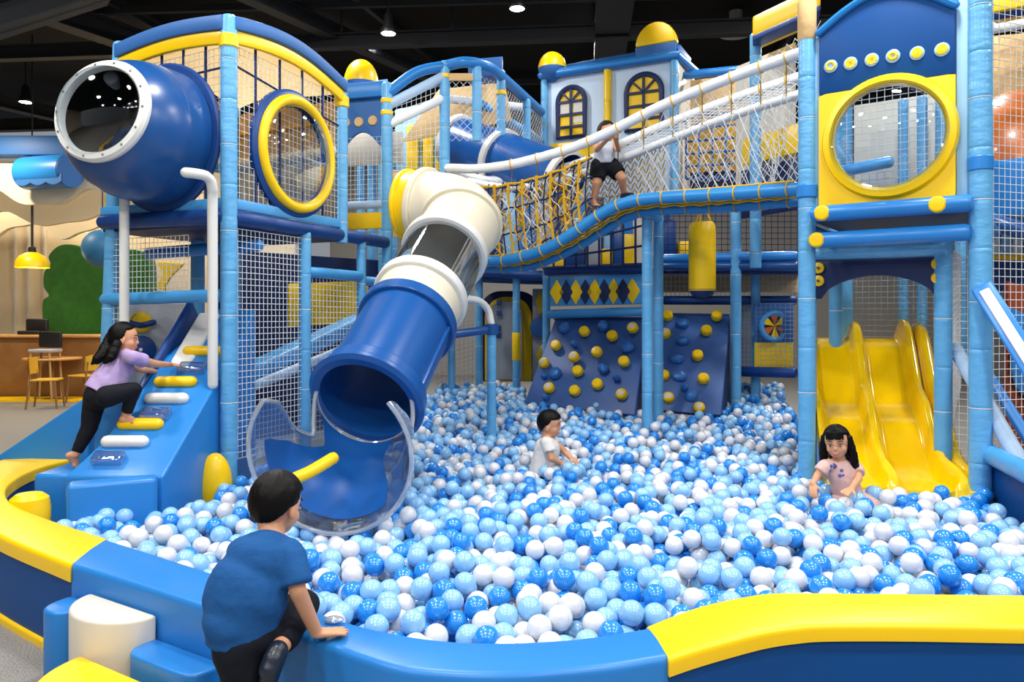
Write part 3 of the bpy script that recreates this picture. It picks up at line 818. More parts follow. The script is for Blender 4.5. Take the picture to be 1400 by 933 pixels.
# ================================================================== SMALL ARCHED TOWER between the left and middle towers
t = thing('arch_gate', 'blue arch panel with three cream discs behind the left tower', 'play panel', T(497,200,8.2))
a, b = T(462,122,8.2), T(527,114,8.05); a.z = b.z = (a.z+b.z)/2
zt = a.z; pn = (b-a).cross(UP).normalized(); pn = pn if pn.y < 0 else -pn
pts = [a, b]
w_ = (b-a)
arc = [a.lerp(b, .9-.8*k/12)-UP*(.66-.17*math.sin(PI*k/12)) for k in range(13)]
pts = [a, b, b-UP*.68]+arc+[a-UP*.68]
board('arch_board', M['castleblue'], t, pts, .04)
band('top_band', M['mid'], t, a, b, zt+.02, zt+.02, .16, 0, .05, pn, off=.02)
for x, y in ((473,168),(491,167),(510,165)):
    disc('cream_disc', M['tan'], t, onpl(x,y,a,pn), pn, .052)
    
net('net_panel', M['netw'], t, a-UP*1.6, b-UP*1.6, b-UP*.55, a-UP*.55, .05, .0022)
beam('padded_rail', M['bluepadwhite'], t, a-UP*1.27, b-UP*1.27, .045, .3)
band('yellow_pad', M['yellow'], t, a, b, zt-1.36, zt-1.36, .17, 0, .05, pn)
for k in range(4):
    p = a.lerp(b, .1+.25*k)+V((0,1.0,0)); post('back_post', PM, t, V((p.x,p.y,2.0)), V((p.x,p.y,3.6)), .05, ties=False)
board('back_canvas', M['offwhite'], t, [a+V((-.1,.6,-.35)), b+V((.1,.6,-.35)), b+V((.1,.6,-.72)), a+V((-.1,.6,-.72))], .02)
c = T(494,119,8.4)
t = thing('roof_dome', 'yellow and blue dome on the small arched tower', 'roof dome', c, 'castle roof domes')
m = MB(); m.lathe(c, UP, [(.195,-.12),(.2,-.02),(.195,.0),(.2,.03)], 32); m.build('dome_base', M['castleblue'], t)
m = MB(); m.lathe(c+UP*.03, UP, [(.19*math.cos(x), .27*math.sin(x)) for x in np.linspace(0, PI/2*.99, 14)], 32, caps=False); m.build('dome_cap', M['yellow'], t)
board('roof_slab', M['castleblue'], t, [T(462,126,8.1), T(530,117,8.1), T(530,108,8.6), T(462,116,8.6)], .06)

# ================================================================== MIDDLE TOWER
E = T(608,430,7.9); Fp = T(652,430,7.9); G = T(685,430,8.33); H = T(720,430,9.1); I_ = T(742,430,9.8)
for p in (E, Fp, G, H, I_): p.z = 0
t = thing('play_tower', 'netted tower with a curved blue top rail behind the white slide elbow', 'play tower', D)
MT = t
post('post', PM, t, V((D.x,D.y,1.75)), V((D.x,D.y,3.8)), .055)
post('post', PM, t, V((E.x,E.y,1.9)), V((E.x,E.y,4.1)), .055)
post('post', PM, t, V((Fp.x,Fp.y,3.3)), V((Fp.x,Fp.y,4.08)), .05)
post('post', PM, t, V((G.x,G.y,3.4)), V((G.x,G.y,4.15)), .05)
post('post', PM, t, V((H.x,H.y,3.5)), V((H.x,H.y,4.05)), .05)
for p, z in ((D,3.62),(D,3.5),(E,3.95),(G,3.9)):
    m = MB(); m.lathe(V((p.x,p.y,z)), UP, [(.056,0),(.062,.006),(.062,.04),(.056,.046)], 16); m.build('collar', M['yellow'], t)
m = MB(); m.tube(spline([D+UP*3.72, D.lerp(E,.5)+UP*3.97, E+UP*4.08, T(637,85,7.85), T(666,91,7.98), T(687,106,8.35), T(740,153,9.76)], 8), .055, 14, rounded=True); m.build('top_rail', M['mid'], t)
beam('padded_rail', M['bluepadwhite'], t, D+UP*3.6, E+UP*3.98, .05, .3)
beam('padded_rail', M['whitepad'], t, D+UP*3.4, E+UP*3.75, .045, .3)
for a, b, zb, za, zc in ((D,E,2.95,3.6,3.9),(E,Fp,3.3,4.0,4.0),(Fp,G,3.35,4.0,4.02),(G,I_,3.45,4.02,4.02)):
    net('net_panel', M['netw'], t, a+UP*zb, b+UP*zb, b+UP*zc, a+UP*za, .055, .0024, diag=(a is not D))
board('mount_board', M['tan'], t, [D+UP*2.28+V((.04,.03,0)), E+UP*2.28, E+UP*2.96, D+UP*2.96+V((.04,.03,0))], .03)
band('yellow_valance', M['tan'], t, E, Fp, 4.0, 4.0, .08, 0, .03, V((0,-1,0)))
board('roof_parapet', M['castleblue'], t, [T(640,104,8.9), T(687,104,8.9), T(687,77,8.9), T(640,81,8.9)], .3)
beam('inner_rail', M['whitepad'], t, T(610,135,9.0), T(745,150,10.2), .05, .3)
beam('inner_rail', M['sky'], t, T(655,140,9.2), T(742,195,10.0), .05)
for px in (565,575,588):
    pass
t = thing('window_mural', 'pale panel with yellow window blocks behind the middle tower net', 'play panel', T(580,200,9.6))
board('board', M['paleblue'], t, [T(540,245,9.6), T(612,240,9.6), T(612,135,9.6), T(540,150,9.6)], .04)
for x0, x1 in ((556,572),(578,592),(596,606)):
    board('yellow_block', M['yellow'], t, [T(x0,236,9.5), T(x1,236,9.5), T(x1,168,9.5), T(x0,172,9.5)], .03)
board('top_canvas', M['tan'], t, [T(548,195,9.3), T(700,165,9.3), T(690,112,9.3), T(600,122,9.3)], .02)
# small blue tube slide behind the rope bridge
t = thing('tube_slide', 'blue covered tube with white rings running behind the rope bridge', 'tube slide', T(625,196,8.75))
a, b = T(627,196,8.9), T(775,250,7.95); d = (b-a).normalized()
m = MB(); m.tube([a, a.lerp(b,.5), b], .3, 40, caps=False); m.build('blue_tube', M['tube'], t)
for s in (.0, .42, .98):
    m = MB(); m.lathe(a.lerp(b,s), d, [(.3,-.04),(.335,-.035),(.335,.035),(.3,.04)], 40, caps=False); m.build('joint_ring', M['white'], t)

# ================================================================== CASTLE FACADE
cl, cr = T(745,430,10.1), T(926,430,9.3); cl.z = cr.z = 0
zt = 4.66; zb = 3.0
cd = (cr-cl); cn = cd.cross(UP).normalized(); cn = cn if cn.y < 0 else -cn
t = thing('castle_house', 'pale blue castle house with two arched yellow windows above the rope bridge', 'castle house', cl)
CH = t
board('wall_panel', M['facade'], t, [cl+UP*zb, cr+UP*zb, cr+UP*zt, cl+UP*zt], .06, .01)
bk = -cn*.9
board('side_panel', M['offwhite'], t, [cr+UP*zb, cr+bk+UP*zb, cr+bk+UP*(zt+.0), cr+UP*zt], .05, .01)
m = MB(); a, b = cl+UP*zt+cn*.06-cd*.01, cr+UP*zt+cn*.06+cd*.01
m.tube([a, b, b+bk+V((.05,0,0))], .055, 12, rounded=True); m.build('roof_edge_tube', M['mid'], t)
m = MB(); m.prism([cl+UP*zt+cd*.12, cr+UP*zt+cn*.0, cr+UP*(zt+.2)-cn*.15, cl+UP*(zt+.17)+cd*.12-cn*.15], -cn*.6); m.build('roof_parapet', M['castleblue'], t, bevel=.02)
for f, name in ((0.005,'corner_post'),(.985,'corner_post')):
    p = cl+cd*f+cn*.03; post(name, [M['pad'], M['yellow']], t, p+UP*zb, p+UP*(zt-.08), .05, ties=True)
p = cl+cd*.5+cn*.03; post('divider_post', [M['yellow'], M['yellow']], t, p+UP*3.3, p+UP*(zt-.06), .05)
def arch_window(x0, x1, y0, y1, parent):
    o = cl
    c00, c10 = onpl(x0,y1,o,cn), onpl(x1,y1,o,cn)
    w = (c10-c00); w.z = 0; hw = w.length/2; ux = w.normalized()
    base = (c00+c10)/2; base.z = (c00.z+c10.z)/2
    top = onpl((x0+x1)/2, y0, o, cn).z
    h = top-base.z; sh = h-hw
    def outline(r, low):
        return [base+ux*-r+UP*low, base+ux*r+UP*low]+[base+ux*r*math.cos(k*PI/16)+UP*(sh+r*math.sin(k*PI/16)) for k in range(17)]
    gl = MB(); gl.prism([p+cn*.01 for p in outline(hw*.95, .02)], cn*.02)
    fr = gl.build('arched_window', M['yellow'], parent, bevel=0)
    k = MB(); ol = outline(hw*.94, .03); k.tube([p+cn*.035 for p in ol], .035, 8, closed=True)
    mid = base+cn*.04
    k.bar(mid, mid+UP*(h-.02), .03, .03, cn)
    for z in (sh*.33, sh*.66, sh): k.bar(mid-ux*hw*.95+UP*z, mid+ux*hw*.95+UP*z, .03, .03, cn)
    for a in (PI/4, 3*PI/4): k.bar(mid+UP*sh, mid+UP*sh+(ux*math.cos(a)+UP*math.sin(a))*hw*.95, .025, .03, cn)
    k.build('window_bars', M['deep'], fr)
    return fr, base, ux, hw, sh
fr, base, ux, hw, sh = arch_window(763, 802, 119, 191, t)
for s, z0, z1 in ((-1,.66,1.0),(1,.66,1.0),(1,.4,.6)):
    mm = MB(); o = base+cn*.032+ux*(hw*.5*s)
    mm.box(o+UP*sh*(z0+z1)/2, ux*hw*.36, cn*.004, UP*sh*(z1-z0)/2*.8); mm.build('pale_pane', M['offwhite'], fr)
arch_window(856, 907, 101, 181, t)
board('yellow_strip', M['yellow'], t, [p+cn*.05 for p in (cl+cd*.05+UP*3.52, cl+cd*.55+UP*3.52, cl+cd*.55+UP*3.74, cl+cd*.05+UP*3.74)], .03)
c = T(755,96,10.05)
t = thing('roof_dome', 'round yellow and blue dome on the left corner of the castle house roof', 'roof dome', c, 'castle roof domes')
m = MB(); m.lathe(c, UP, [(.05,-.16),(.14,-.1),(.185,.0),(.185,.02)], 32); m.build('dome_base', M['castleblue'], t)
m = MB(); m.lathe(c+UP*.02, UP, [(.185*math.cos(x), .22*math.sin(x)) for x in np.linspace(0, PI/2*.99, 12)], 32, caps=False); m.build('dome_cap', M['yellow'], t)
c = T(896,60,9.5)
t = thing('roof_crest', 'big yellow half disc crest on a blue block over the right castle window', 'roof crest', c)
ux = cd.normalized(); r = .26
mm = MB(); mm.prism([c+ux*r*math.cos(k*PI/20)+UP*r*1.08*math.sin(k*PI/20) for k in range(21)], -cn*.14); mm.build('half_disc', M['yellow'], t, bevel=.02)
mm = MB(); mm.prism([c-ux*r+UP*0, c+ux*r, c+ux*r-UP*.2, c-ux*r-UP*.2], -cn*.16); mm.build('base_block', M['castleblue'], t, bevel=.015)

# ================================================================== LOW STRUCTURE UNDER THE BRIDGE
t = thing('climbing_structure', 'low padded frame of blue posts and navy beams behind the climbing walls', 'play frame', T(745,520,9.6))
RF = t
post('post', PM, t, V((T(706,430,9.6).x,9.6,.2)), V((T(706,430,9.6).x,9.6,2.0)), .048)
m = MB(); q = T(706,480,9.6); m.lathe(V((q.x,q.y,q.z-.12)), UP, [(.05,0),(.055,.01),(.055,.34),(.05,.35)], 16); m.build('yellow_sleeve', M['yellow'], t)
post('post', PM, t, V((T(747,430,9.3).x,9.3,1.0)), V((T(747,430,9.3).x,9.3,2.05)), .048)
post('post', PM, t, V((T(655,430,9.9).x,9.9,.2)), V((T(655,430,9.9).x,9.9,2.05)), .05)
post('post', PM, t, V((T(617,430,9.4).x,9.4,.2)), V((T(617,430,9.4).x,9.4,1.5)), .045)
beam('top_beam', M['navy'], t, T(640,371,9.7), T(748,378,9.35), .06)
beam('top_beam', M['navy'], t, T(744,371,9.3), T(890,366,8.6), .06)
beam('top_beam', M['royal'], t, T(640,380,10.3), T(750,384,10.2), .06)
beam('mid_beam', M['sky'], t, T(748,430,9.2), T(882,426,8.6), .055)
board('deck', M['deep'], t, [T(640,366,9.8)-UP*.05, T(890,362,8.7)-UP*.05, T(980,362,11)-UP*.05, T(640,372,11.5)-UP*.05], .06)
t = thing('diamond_panel', 'pale blue panel with a row of yellow and navy diamonds above the climbing wall', 'play panel', T(815,400,8.95))
a, b, c_, d_ = T(752,419,9.15), T(882,416,8.65), T(882,374,8.65), T(752,379,9.15)
board('board', M['sky'], t, [a, b, c_, d_], .03)
pn = (b-a).cross(UP).normalized(); pn = pn if pn.y < 0 else -pn
for k in range(9):
    x = 762+k*12.9; c0 = onpl(x, 400-.2*k, a, pn)+pn*.004
    ux = (b-a).normalized(); hw = .092; hh = .15
    mm = MB(); mm.prism([c0-ux*hw, c0-UP*hh, c0+ux*hw, c0+UP*hh], pn*.02)
    mm.build('diamond', M['yellow'] if k % 2 == 0 else M['deep'], t, bevel=.004)
# ------------------------------------------------------------------ climbing walls
def climb_wall(name, lab, tl, tr, br, bl, holds, th):
    t = thing(name, lab, 'climbing wall', (V(bl)+V(br))/2)
    n = (V(br)-V(bl)).cross(V(tl)-V(bl)).normalized()
    if n.y > 0: n = -n
    tl, tr, br, bl = map(V, (tl,tr,br,bl))
    mm = MB(); 
    bt = [p for p in (bl, br, tr, tl)]
    back = [bl-n*.06, br-n*.06, tr-n*.06, tl-n*.06]
    mm.hexa(back+bt); mm.build('board', M['navyboard'], t, bevel=.015)
    # wedge-shaped side cheek down to the floor
    mm = MB(); gx = V((0,0,0))
    for p, q in ((br, tr),):
        f = V((q.x, q.y, .3)); mm.prism([p-n*.06, q-n*.06, f], (bl-br).normalized()*.04)
    mm.build('side_cheek', M['deep'], t)
    mm = MB(); mm.hexa([tl+V((0,.02,-.02)), tr+V((0,.02,-.02)), tr+V((0,.3,-.02)), tl+V((0,.3,-.02)), tl+V((0,.02,.02))+UP*.0, tr+UP*.02+V((0,.02,0)), tr+V((0,.3,.02)), tl+V((0,.3,.02))]); mm.build('top_board', M['navy'], t)
    for x, y, kind in holds:
        c = onpl(x, y, bl, n)
        if kind in 'yw':
            r = .06
            mm = MB(); mm.lathe(c, n, [(r*1.02,0),(r*1.05,.02),(r,.055),(r*.75,.072),(r*.2,.075)], 22, mi=0)
            if kind == 'w': mm.ellipsoid(c+n*.068, frame(n)[0]*r*.7, frame(n)[1]*r*.6, n*.012, 14, 8, mi=1)
            mm.build('climbing_hold', [M['yellow'], M['offwhite']], t)
        else:
            u, w, _ = frame(n); rr = random.Random(int(x*7+y)); vs = []
            mm = MB(); s = .075 if kind == 'b' else .045
            mm.ellipsoid(c+n*.01, u*s*rr.uniform(.8,1.1), w*s*rr.uniform(.75,1.05), n*.06, 10, 7)
            for i, p in enumerate(mm.v): mm.v[i] = c+(p-c)*(1+.22*noise.noise(p*14))
            mm.build('climbing_hold', M['holdblue'], t, angle=25)
    return t
M['navyboard'] = mat('climbing_board', (56,94,158), .45, .5, (3, .1, .02), var=(4, (48,84,146), .6))
M['holdblue'] = mat('climbing_hold_blue', (38,104,178), .4)
H1 = [(772,449,'b'),(800,455,'y'),(825,446,'b'),(866,450,'w'),(838,461,'y'),(761,474,'y'),(786,472,'s'),(786,490,'w'),(817,483,'y'),(858,475,'b'),
      (745,498,'w'),(759,511,'b'),(791,509,'y'),(854,496,'y'),(825,505,'b'),(843,518,'s'),(752,532,'w'),(787,536,'y'),(818,527,'y'),(851,541,'w'),(747,545,'s'),(745,516,'s')]
climb_wall('climbing_wall', 'wide navy climbing wall with yellow holds below the diamond panel', T(759,436,9.15), T(884,436,8.75), T(868,568,7.95), T(716,552,8.65), H1, .06)
H2 = [(913,434,'y'),(934,444,'b'),(980,434,'y'),(966,454,'y'),(933,467,'b'),(910,458,'w'),(925,492,'b'),(954,488,'y'),(929,516,'b'),(962,520,'y'),(908,515,'y'),(946,543,'b'),(936,532,'s'),(914,546,'w'),(956,560,'w')]
climb_wall('climbing_wall', 'narrow navy climbing wall right of the two middle posts', T(902,430,9.0), T(998,432,8.8), T(986,568,7.95), T(890,560,8.2), H2, .06)
REMOVE.append(lambda P: (P[:,0] > .15)&(P[:,0] < 2.25)&(P[:,1] > 8.5+(P[:,0]-.2)*-.45+.15))
# ------------------------------------------------------------------ arch mattress and shapes at the back left
t = thing('arch_mattress', 'yellow rimmed arch shaped panel leaning in the shade behind the padded posts', 'arch panel', T(697,520,10.3))
def roundarch(x0, x1, y0, y1, d, rr):
    p = []; 
    for k in range(9): p.append((x0+rr-rr*math.cos(k*PI/16), y0+rr-rr*math.sin(k*PI/16)))
    for k in range(9): p.append((x1-rr+rr*math.sin(k*PI/16), y0+rr-rr*math.cos(k*PI/16)))
    return [T(x,y,d) for x, y in p+[(x1,y1),(x0,y1)]]
board('navy_surround', M['deep'], t, roundarch(655,739,398,522,10.4,30), .1, .02)
board('yellow_ring', M['yellow'], t, roundarch(663,727,406,521,10.28,28), .06, .01)
board('grey_face', M['grey'], t, roundarch(668,714,412,519,10.18,20), .05, .01)
for y in (414,428,449,459):
    x = 682 if y < 440 else 681
    board('blue_mark', M['royal'], t, [T(x-3,y-3,10.1), T(x+4,y-4,10.1), T(x+4,y+4,10.1), T(x-3,y+4,10.1)], .02, .004)
t = thing('totem_panel', 'strip of yellow diamonds and a grey disc beside the arch panel', 'play panel', T(738,450,9.9))
board('board', M['grey'], t, [T(728,520,10.0), T(748,520,10.0), T(748,395,10.0), T(728,395,10.0)], .03)
for pts in ([(732,412),(738,398),(746,408),(746,425),(738,430)], [(733,484),(741,471),(747,472),(747,490),(737,497)]):
    board('yellow_diamond', M['yellow'], t, [T(x,y,9.9) for x, y in pts], .03)
mm = MB(); c = T(738,448,9.9); mm.lathe(c, (0,-1,0), [(.13,0),(.13,.03),(.1,.045)], 24); mm.build('grey_disc', M['castleblue'], t)
net('net_panel', M['netgrey'], RF, T(598,545,9.7), T(652,525,9.9), T(652,385,9.9), T(598,385,9.7), .06, .003)

# ------------------------------------------------------------------ rear right frame (behind bridge, punch bag, wheel panel)
t = thing('climbing_structure', 'blue frame with navy decks and nets left of the right tower', 'play frame', T(1033,520,8.6))
RR_ = t
def gp(px, d): 
    p = T(px, 430, d); return V((p.x, p.y, 0))
post('post', PM, t, gp(1006,8.6)+UP*.3, gp(1006,8.6)+UP*2.75, .06)
post('post', PM, t, gp(1033,8.2)+UP*2.0, gp(1033,8.2)+UP*4.5, .06)
post('post', PM, t, gp(1033,8.9)+UP*.3, gp(1033,8.9)+UP*2.3, .055, ties=False)
beam('deck_beam', M['mid'], t, T(905,354,9.0), T(1092,350,8.3), .055)
beam('deck_beam', M['royal'], t, T(905,364,9.0), T(1092,364,8.3), .055)
beam('low_beam', M['navy'], t, T(905,411,9.3), T(1090,411,8.8), .055)
beam('low_beam', M['navy'], t, T(1008,508,8.9), T(1090,510,8.4), .06)
board('deck', M['deep'], t, [T(905,369,9.1), T(1092,369,8.4), T(1092,374,10.5), T(905,374,10.8)], .05)
net('net_panel', M['netw'], t, T(905,405,9.6), T(1090,405,9.1), T(1090,372,9.1), T(905,372,9.6), .055, .003)
net('net_panel', M['netw'], t, T(1012,505,9.2), T(1034,505,9.2), T(1034,415,9.2), T(1012,415,9.2), .055, .003)
net('net_panel', M['netb'], t, T(905,350,9.4), T(1090,350,8.9), T(1090,280,8.9), T(905,280,9.4), .07, .004)
board('back_panel', M['tan'], t, [T(900,400,10.4), T(1095,400,10.0), T(1095,372,10.0), T(900,372,10.4)], .03)
board('back_panel', M['grey'], t, [T(1012,508,9.8), T(1036,508,9.8), T(1036,415,9.8), T(1012,415,9.8)], .03)
t = thing('wheel_panel', 'blue and yellow panel with a round spinner wheel left of the right tower', 'play panel', T(1058,505,8.6))
a, b, c_, d_ = T(1031,504,8.75), T(1084,504,8.55), T(1084,415,8.55), T(1031,415,8.75)
board('blue_board', M['castleblue'], t, [a.lerp(d_,.4), b.lerp(c_,.4), c_, d_], .03)
board('yellow_board', M['yellow'], t, [a, b, b.lerp(c_,.4), a.lerp(d_,.4)], .03)
c = T(1058,446,8.62); n_ = V((.1,-1,0)).normalized()
mm = MB(); mm.torus(c+n_*.01, n_, .15, .03, 36, 10); wr = mm.build('wheel_ring', M['sky'], t)
mm = MB(); mm.lathe(c, n_, [(.145,0),(.145,.012)], 32); mm.build('wheel_back', M['deep'], wr)
u, w, _ = frame(n_)
for k in range(6):
    a0 = 2*PI*k/6+.2; mm = MB()
    mm.prism([c+n_*.014, c+n_*.014+(u*math.cos(a0)+w*math.sin(a0))*.125, c+n_*.014+(u*math.cos(a0+.35)+w*math.sin(a0+.35))*.13, c+n_*.014+(u*math.cos(a0+.7)+w*math.sin(a0+.7))*.125], n_*.012)
    mm.build('wheel_blade', M['copper'] if k % 2 else M['yellow'], wr)
net('net_panel', M['netgrey'], t, a+n_*.06, b+n_*.06, c_+n_*.06, d_+n_*.06, .05, .0022)
# punch bag
c = T(960,402,7.6); t = thing('punch_bag', 'yellow hanging punch bag with a navy base under the bridge rail', 'punch bag', c)
r = .132
mm = MB(); mm.lathe(c, UP, [(r,.03),(r*1.0,.1),(r*1.01,.35),(r,.6),(r*.97,.68),(r*.8,.715),(r*.3,.72)], 32); mm.build('bag', M['yellow'], t)
mm = MB(); mm.lathe(c, UP, [(.03,-.04),(r*.75,-.02),(r*1.005,.04),(r*1.005,.045)], 32); mm.build('base_cap', M['deep'], t)
mm = MB(); tp = c+UP*.95
for a0 in (0, PI*2/3, PI*4/3): mm.tube([c+UP*.71+V((math.cos(a0)*.09,math.sin(a0)*.09,0)), tp], .009, 6)
mm.build('hanging_rope', M['yrope'], t)

# ================================================================== RIGHT TOWER
A2 = V((2.21,5.70,0)); B2 = V((3.11,5.05,0)); RD = (B2-A2); RU = RD.normalized()
rn = RD.cross(UP).normalized(); rn = rn if rn.y < 0 else -rn
rb = -rn
t = thing('play_tower', 'right hand tower with a blue and yellow dome window panel above the yellow slide', 'play tower', A2)
RT = t
post('post', PM, t, A2, A2+UP*3.62, .062)
m = MB(); m.lathe(A2+UP*3.55, UP, [(.062,0),(.068,.01),(.068,.28),(.05,.32)], 18); m.build('post_cap', M['tan'], t)
post('post', PM, t, B2, B2+UP*4.2, .07)
A3 = A2+rb*.3-RU*.06; B3 = A2+rb*.3+RU*.86
post('post', PM, t, A3, A3+UP*2.6, .055)
post('post', PM, t, B3, B3+UP*2.1, .06)
for k in (1.1, 1.5):
    p = A2+rb*k+V((-.05,0,0)); post('post', PM, t, p, p+UP*3.4, .055)
def rf(px, z, off=0.):
    tt = seg_at(A2, B2, px); p = A2+RD*tt+rn*off; return V((p.x,p.y,z))
# panel: yellow below, blue arched above, with a round hole for the dome
zb, zm, ztp = 2.285, 3.12, 3.58
xl, xr = 1121, 1307
pl, pr = rf(xl,0,.03), rf(xr,0,.03)
pcn = rf(1215, 0, .03); pcn.z = 2.752; hr = .365
def hole_panel(name, mt, outline_fn, th=.04, n=96):
    mm = MB(); rows = [[], [], [], []]
    for k in range(n):
        a = 2*PI*k/n; dv = RU*math.cos(a)+UP*math.sin(a)
        o = outline_fn(a); rows[0].append(pcn+dv*hr); rows[1].append(o)
    vs = rows[0]+rows[1]+[p+rb*th for p in rows[0]]+[p+rb*th for p in rows[1]]; fs = []
    for k in range(n):
        j = (k+1) % n
        fs += [(k,j,n+j,n+k), (2*n+k,3*n+k,3*n+j,2*n+j), (k,2*n+k,2*n+j,j), (n+k,n+j,3*n+j,3*n+k)]
    mm.add(vs, fs); return mm.build(name, mt, t, angle=30)
wl = (pcn-pl); wl.z = 0; wl = wl.length; wr_ = (pr-pcn); wr_.z = 0; wr_ = wr_.length
def rect_out(a):
    c, s = math.cos(a), math.sin(a); L = 9
    if c > 1e-6: L = min(L, wr_/c)
    if c < -1e-6: L = min(L, -wl/c)
    if s > 1e-6: L = min(L, (zm-pcn.z)/s)
    if s < -1e-6: L = min(L, (zb-pcn.z)/s)
    return pcn+(RU*c+UP*s)*L
hole_panel('yellow_panel', M['yellow'], rect_out)
pl3, pr3 = V((pl.x,pl.y,zm)), V((pr.x,pr.y,zm))
arc = [pl.lerp(pr, 1-k/20)+UP*(ztp+.2*math.sin(PI*k/20)) for k in range(21)]
board('blue_arch_panel', M['rimwall'], t, [pl3, pr3]+arc, .04, .01)
m = MB(); m.tube([p+rn*.005 for p in arc], .028, 8, rounded=True); m.build('arch_trim', M['mid'], t)
for x0, x1 in ((1108,1121),(1307,1324)):
    board('pale_strip', M['paleblue'], t, [rf(x0,2.25,.0), rf(x1,2.25,.0), rf(x1,3.62,.0), rf(x0,3.62,.0)], .03)
DX = ((1136,91,0),(1163,87,1),(1192,82,1),(1221,77,2),(1254,73,3),(1288,68,3))
for x, y, k in DX:
    c = onpl(x, y, pl3, rn)
    mm = MB(); mm.lathe(c, rn, [(.047,0),(.047,.008),(.04,.012)], 24); dd = mm.build('porthole_disc', M['paleblue'], t)
    mm = MB(); cc = c+rn*.012
    if k == 0: mm.torus(cc, rn, .028, .009, 20, 6)
    elif k == 1:
        mm.box(cc, RU*.034, rn*.004, UP*.011); mm.box(cc, RU*.011, rn*.004, UP*.034)
        for s in (1,-1): mm.box(cc+RU*.02*s+UP*.02, RU*.008, rn*.004, UP*.008); mm.box(cc+RU*.02*s-UP*.02, RU*.008, rn*.004, UP*.008)
    elif k == 2: mm.torus(cc, rn, .024, .011, 20, 6, sx=1, sy=.9); mm.lathe(cc-RU*.02, rn, [(.012,0),(.012,.006)], 10)
    else: mm.lathe(cc, rn, [(.036,0),(.036,.004),(.03,.006)], 20)
    mm.build('yellow_emblem', M['yellow'], dd)
m = MB(); m.lathe(pcn+rn*.0, rn, [(hr-.005,-.04),(hr-.005,.03),(hr+.02,.05),(hr+.06,.04),(hr+.075,.0)], 64, caps=False); m.build('window_rim', M['yellow'], t)
m = MB(); m.lathe(pcn+rn*.03, rn, [((hr-.0)*math.cos(x), .19*math.sin(x)) for x in np.linspace(0, PI/2*.995, 14)], 64, caps=False); m.build('dome_window', M['clear'], t)
m = MB(); m.torus(pcn+rn*.05, rn, hr+.005, .014, 64, 8); m.build('clear_flange', M['clear'], t)
# beams over the slide
def rbeam(name, mt, x0, x1, z, off, r): return beam(name, mt, t, rf(x0,z,off), rf(x1,z,off), r)
rbeam('front_beam', M['mid'], 1112, 1333, 2.235, .09, .058)
rbeam('front_beam', M['mid'], 1112, 1330, 2.045, .05, .058)
for x, z, o in ((1130,2.235,.13),(1285,2.235,.13),(1121,2.045,.09)):
    c = rf(x, z, o); mm = MB(); mm.lathe(c, rn, [(.055,-.05),(.055,.012),(.045,.024),(.01,.028)], 24); mm.build('yellow_boss', M['yellow'], t)
m = MB(); m.prism([rf(1112,2.19,0), rf(1330,2.19,0), rf(1330,2.19,0)+rb*1.1, rf(1112,2.19,0)+rb*1.1], UP*.06); m.build('deck', M['deep'], t)
beam('inner_beam', M['pad'], t, A3+UP*1.98-RU*.02, B3+UP*1.97+RU*.03, .06)
for k in (0,1):
    beam('side_beam', M['mid'], t, (A2 if k == 0 else B2)+UP*2.14, (A2 if k == 0 else B2)+rb*1.2+UP*2.14, .05)
# collars with yellow clips on posts
for p, z in ((A2,2.42),(B2,2.5)):
    m = MB(); m.lathe(p+UP*(z-.05), UP, [(.07,0),(.078,.008),(.078,.09),(.07,.1)], 16); m.build('collar', M['mid'], t)
# navy arch board over the slide
ga, gb = A3+UP*1.92+rn*.02+RU*.05, B3+UP*1.92+rn*.02
ga2, gb2 = ga-UP*.3, gb-UP*.3
wd_ = (gb-ga)
arc = [ga.lerp(gb, .95-.9*k/18)-UP*(.3-.17*(math.sin(PI*k/18))**.55) for k in range(19)]
board('arch_board', M['deep'], t, [ga, gb, gb2]+arc+[ga2], .03, .006)
for f, z in ((.03,-.06),(.03,-.16),(.965,-.06),(.965,-.16)):
    c = ga+wd_*f+UP*z+rn*.004; mm = MB(); mm.lathe(c, rn, [(.042,0),(.042,.012),(.03,.018)], 20); b_ = mm.build('yellow_boss', M['yellow'], t)
    mm = MB(); mm.lathe(c+rn*.018, rn, [(.012,0),(.012,.006)], 10); mm.build('bolt', M['bolt'], b_)
# nets of the tower
net('net_panel', M['netw'], t, B3+UP*.4, B2+rb*.3+UP*.4, B2+rb*.3+UP*2.1, B3+UP*2.1, .05, .0024)
net('net_panel', M['netw'], t, B2+V((.08,.05,.45)), B2+V((1.0,.35,.45)), B2+V((1.0,.35,4.0)), B2+V((.08,.05,4.0)), .052, .0026)
net('net_panel', M['netgrey'], t, A3+rb*1.2+UP*1.2, B3+rb*1.2+UP*1.2, B3+rb*1.2+UP*2.0, A3+rb*1.2+UP*2.0, .05, .0028)
net('net_panel', M['netw'], t, B3+rb*.05+UP*.45, B3+rb*1.2+UP*.9, B3+rb*1.2+UP*2.0, B3+rb*.05+UP*2.0, .05, .0026)
for k in range(4):
    p = A3.lerp(B3, .5+.16*k)+rb*1.35; post('back_post', PM, t, p+UP*1.0, p+UP*3.4, .045, ties=False)
net('net_panel', M['netw'], t, A3+rb*1.0+UP*2.2, B3+rb*1.0+UP*2.2, B3+rb*1.0+UP*3.5, A3+rb*1.0+UP*3.5, .06, .003)
beam('inner_rail', M['sky'], t, A3+rb*.9+UP*2.75, A3.lerp(B3,.5)+rb*.9+UP*2.8, .05)
board('inner_panel', M['offwhite'], t, [A3+rb*1.6+UP*2.3, A3.lerp(B3,.8)+rb*1.6+UP*2.3, A3.lerp(B3,.8)+rb*1.6+UP*3.5, A3+rb*1.6+UP*3.5], .02)

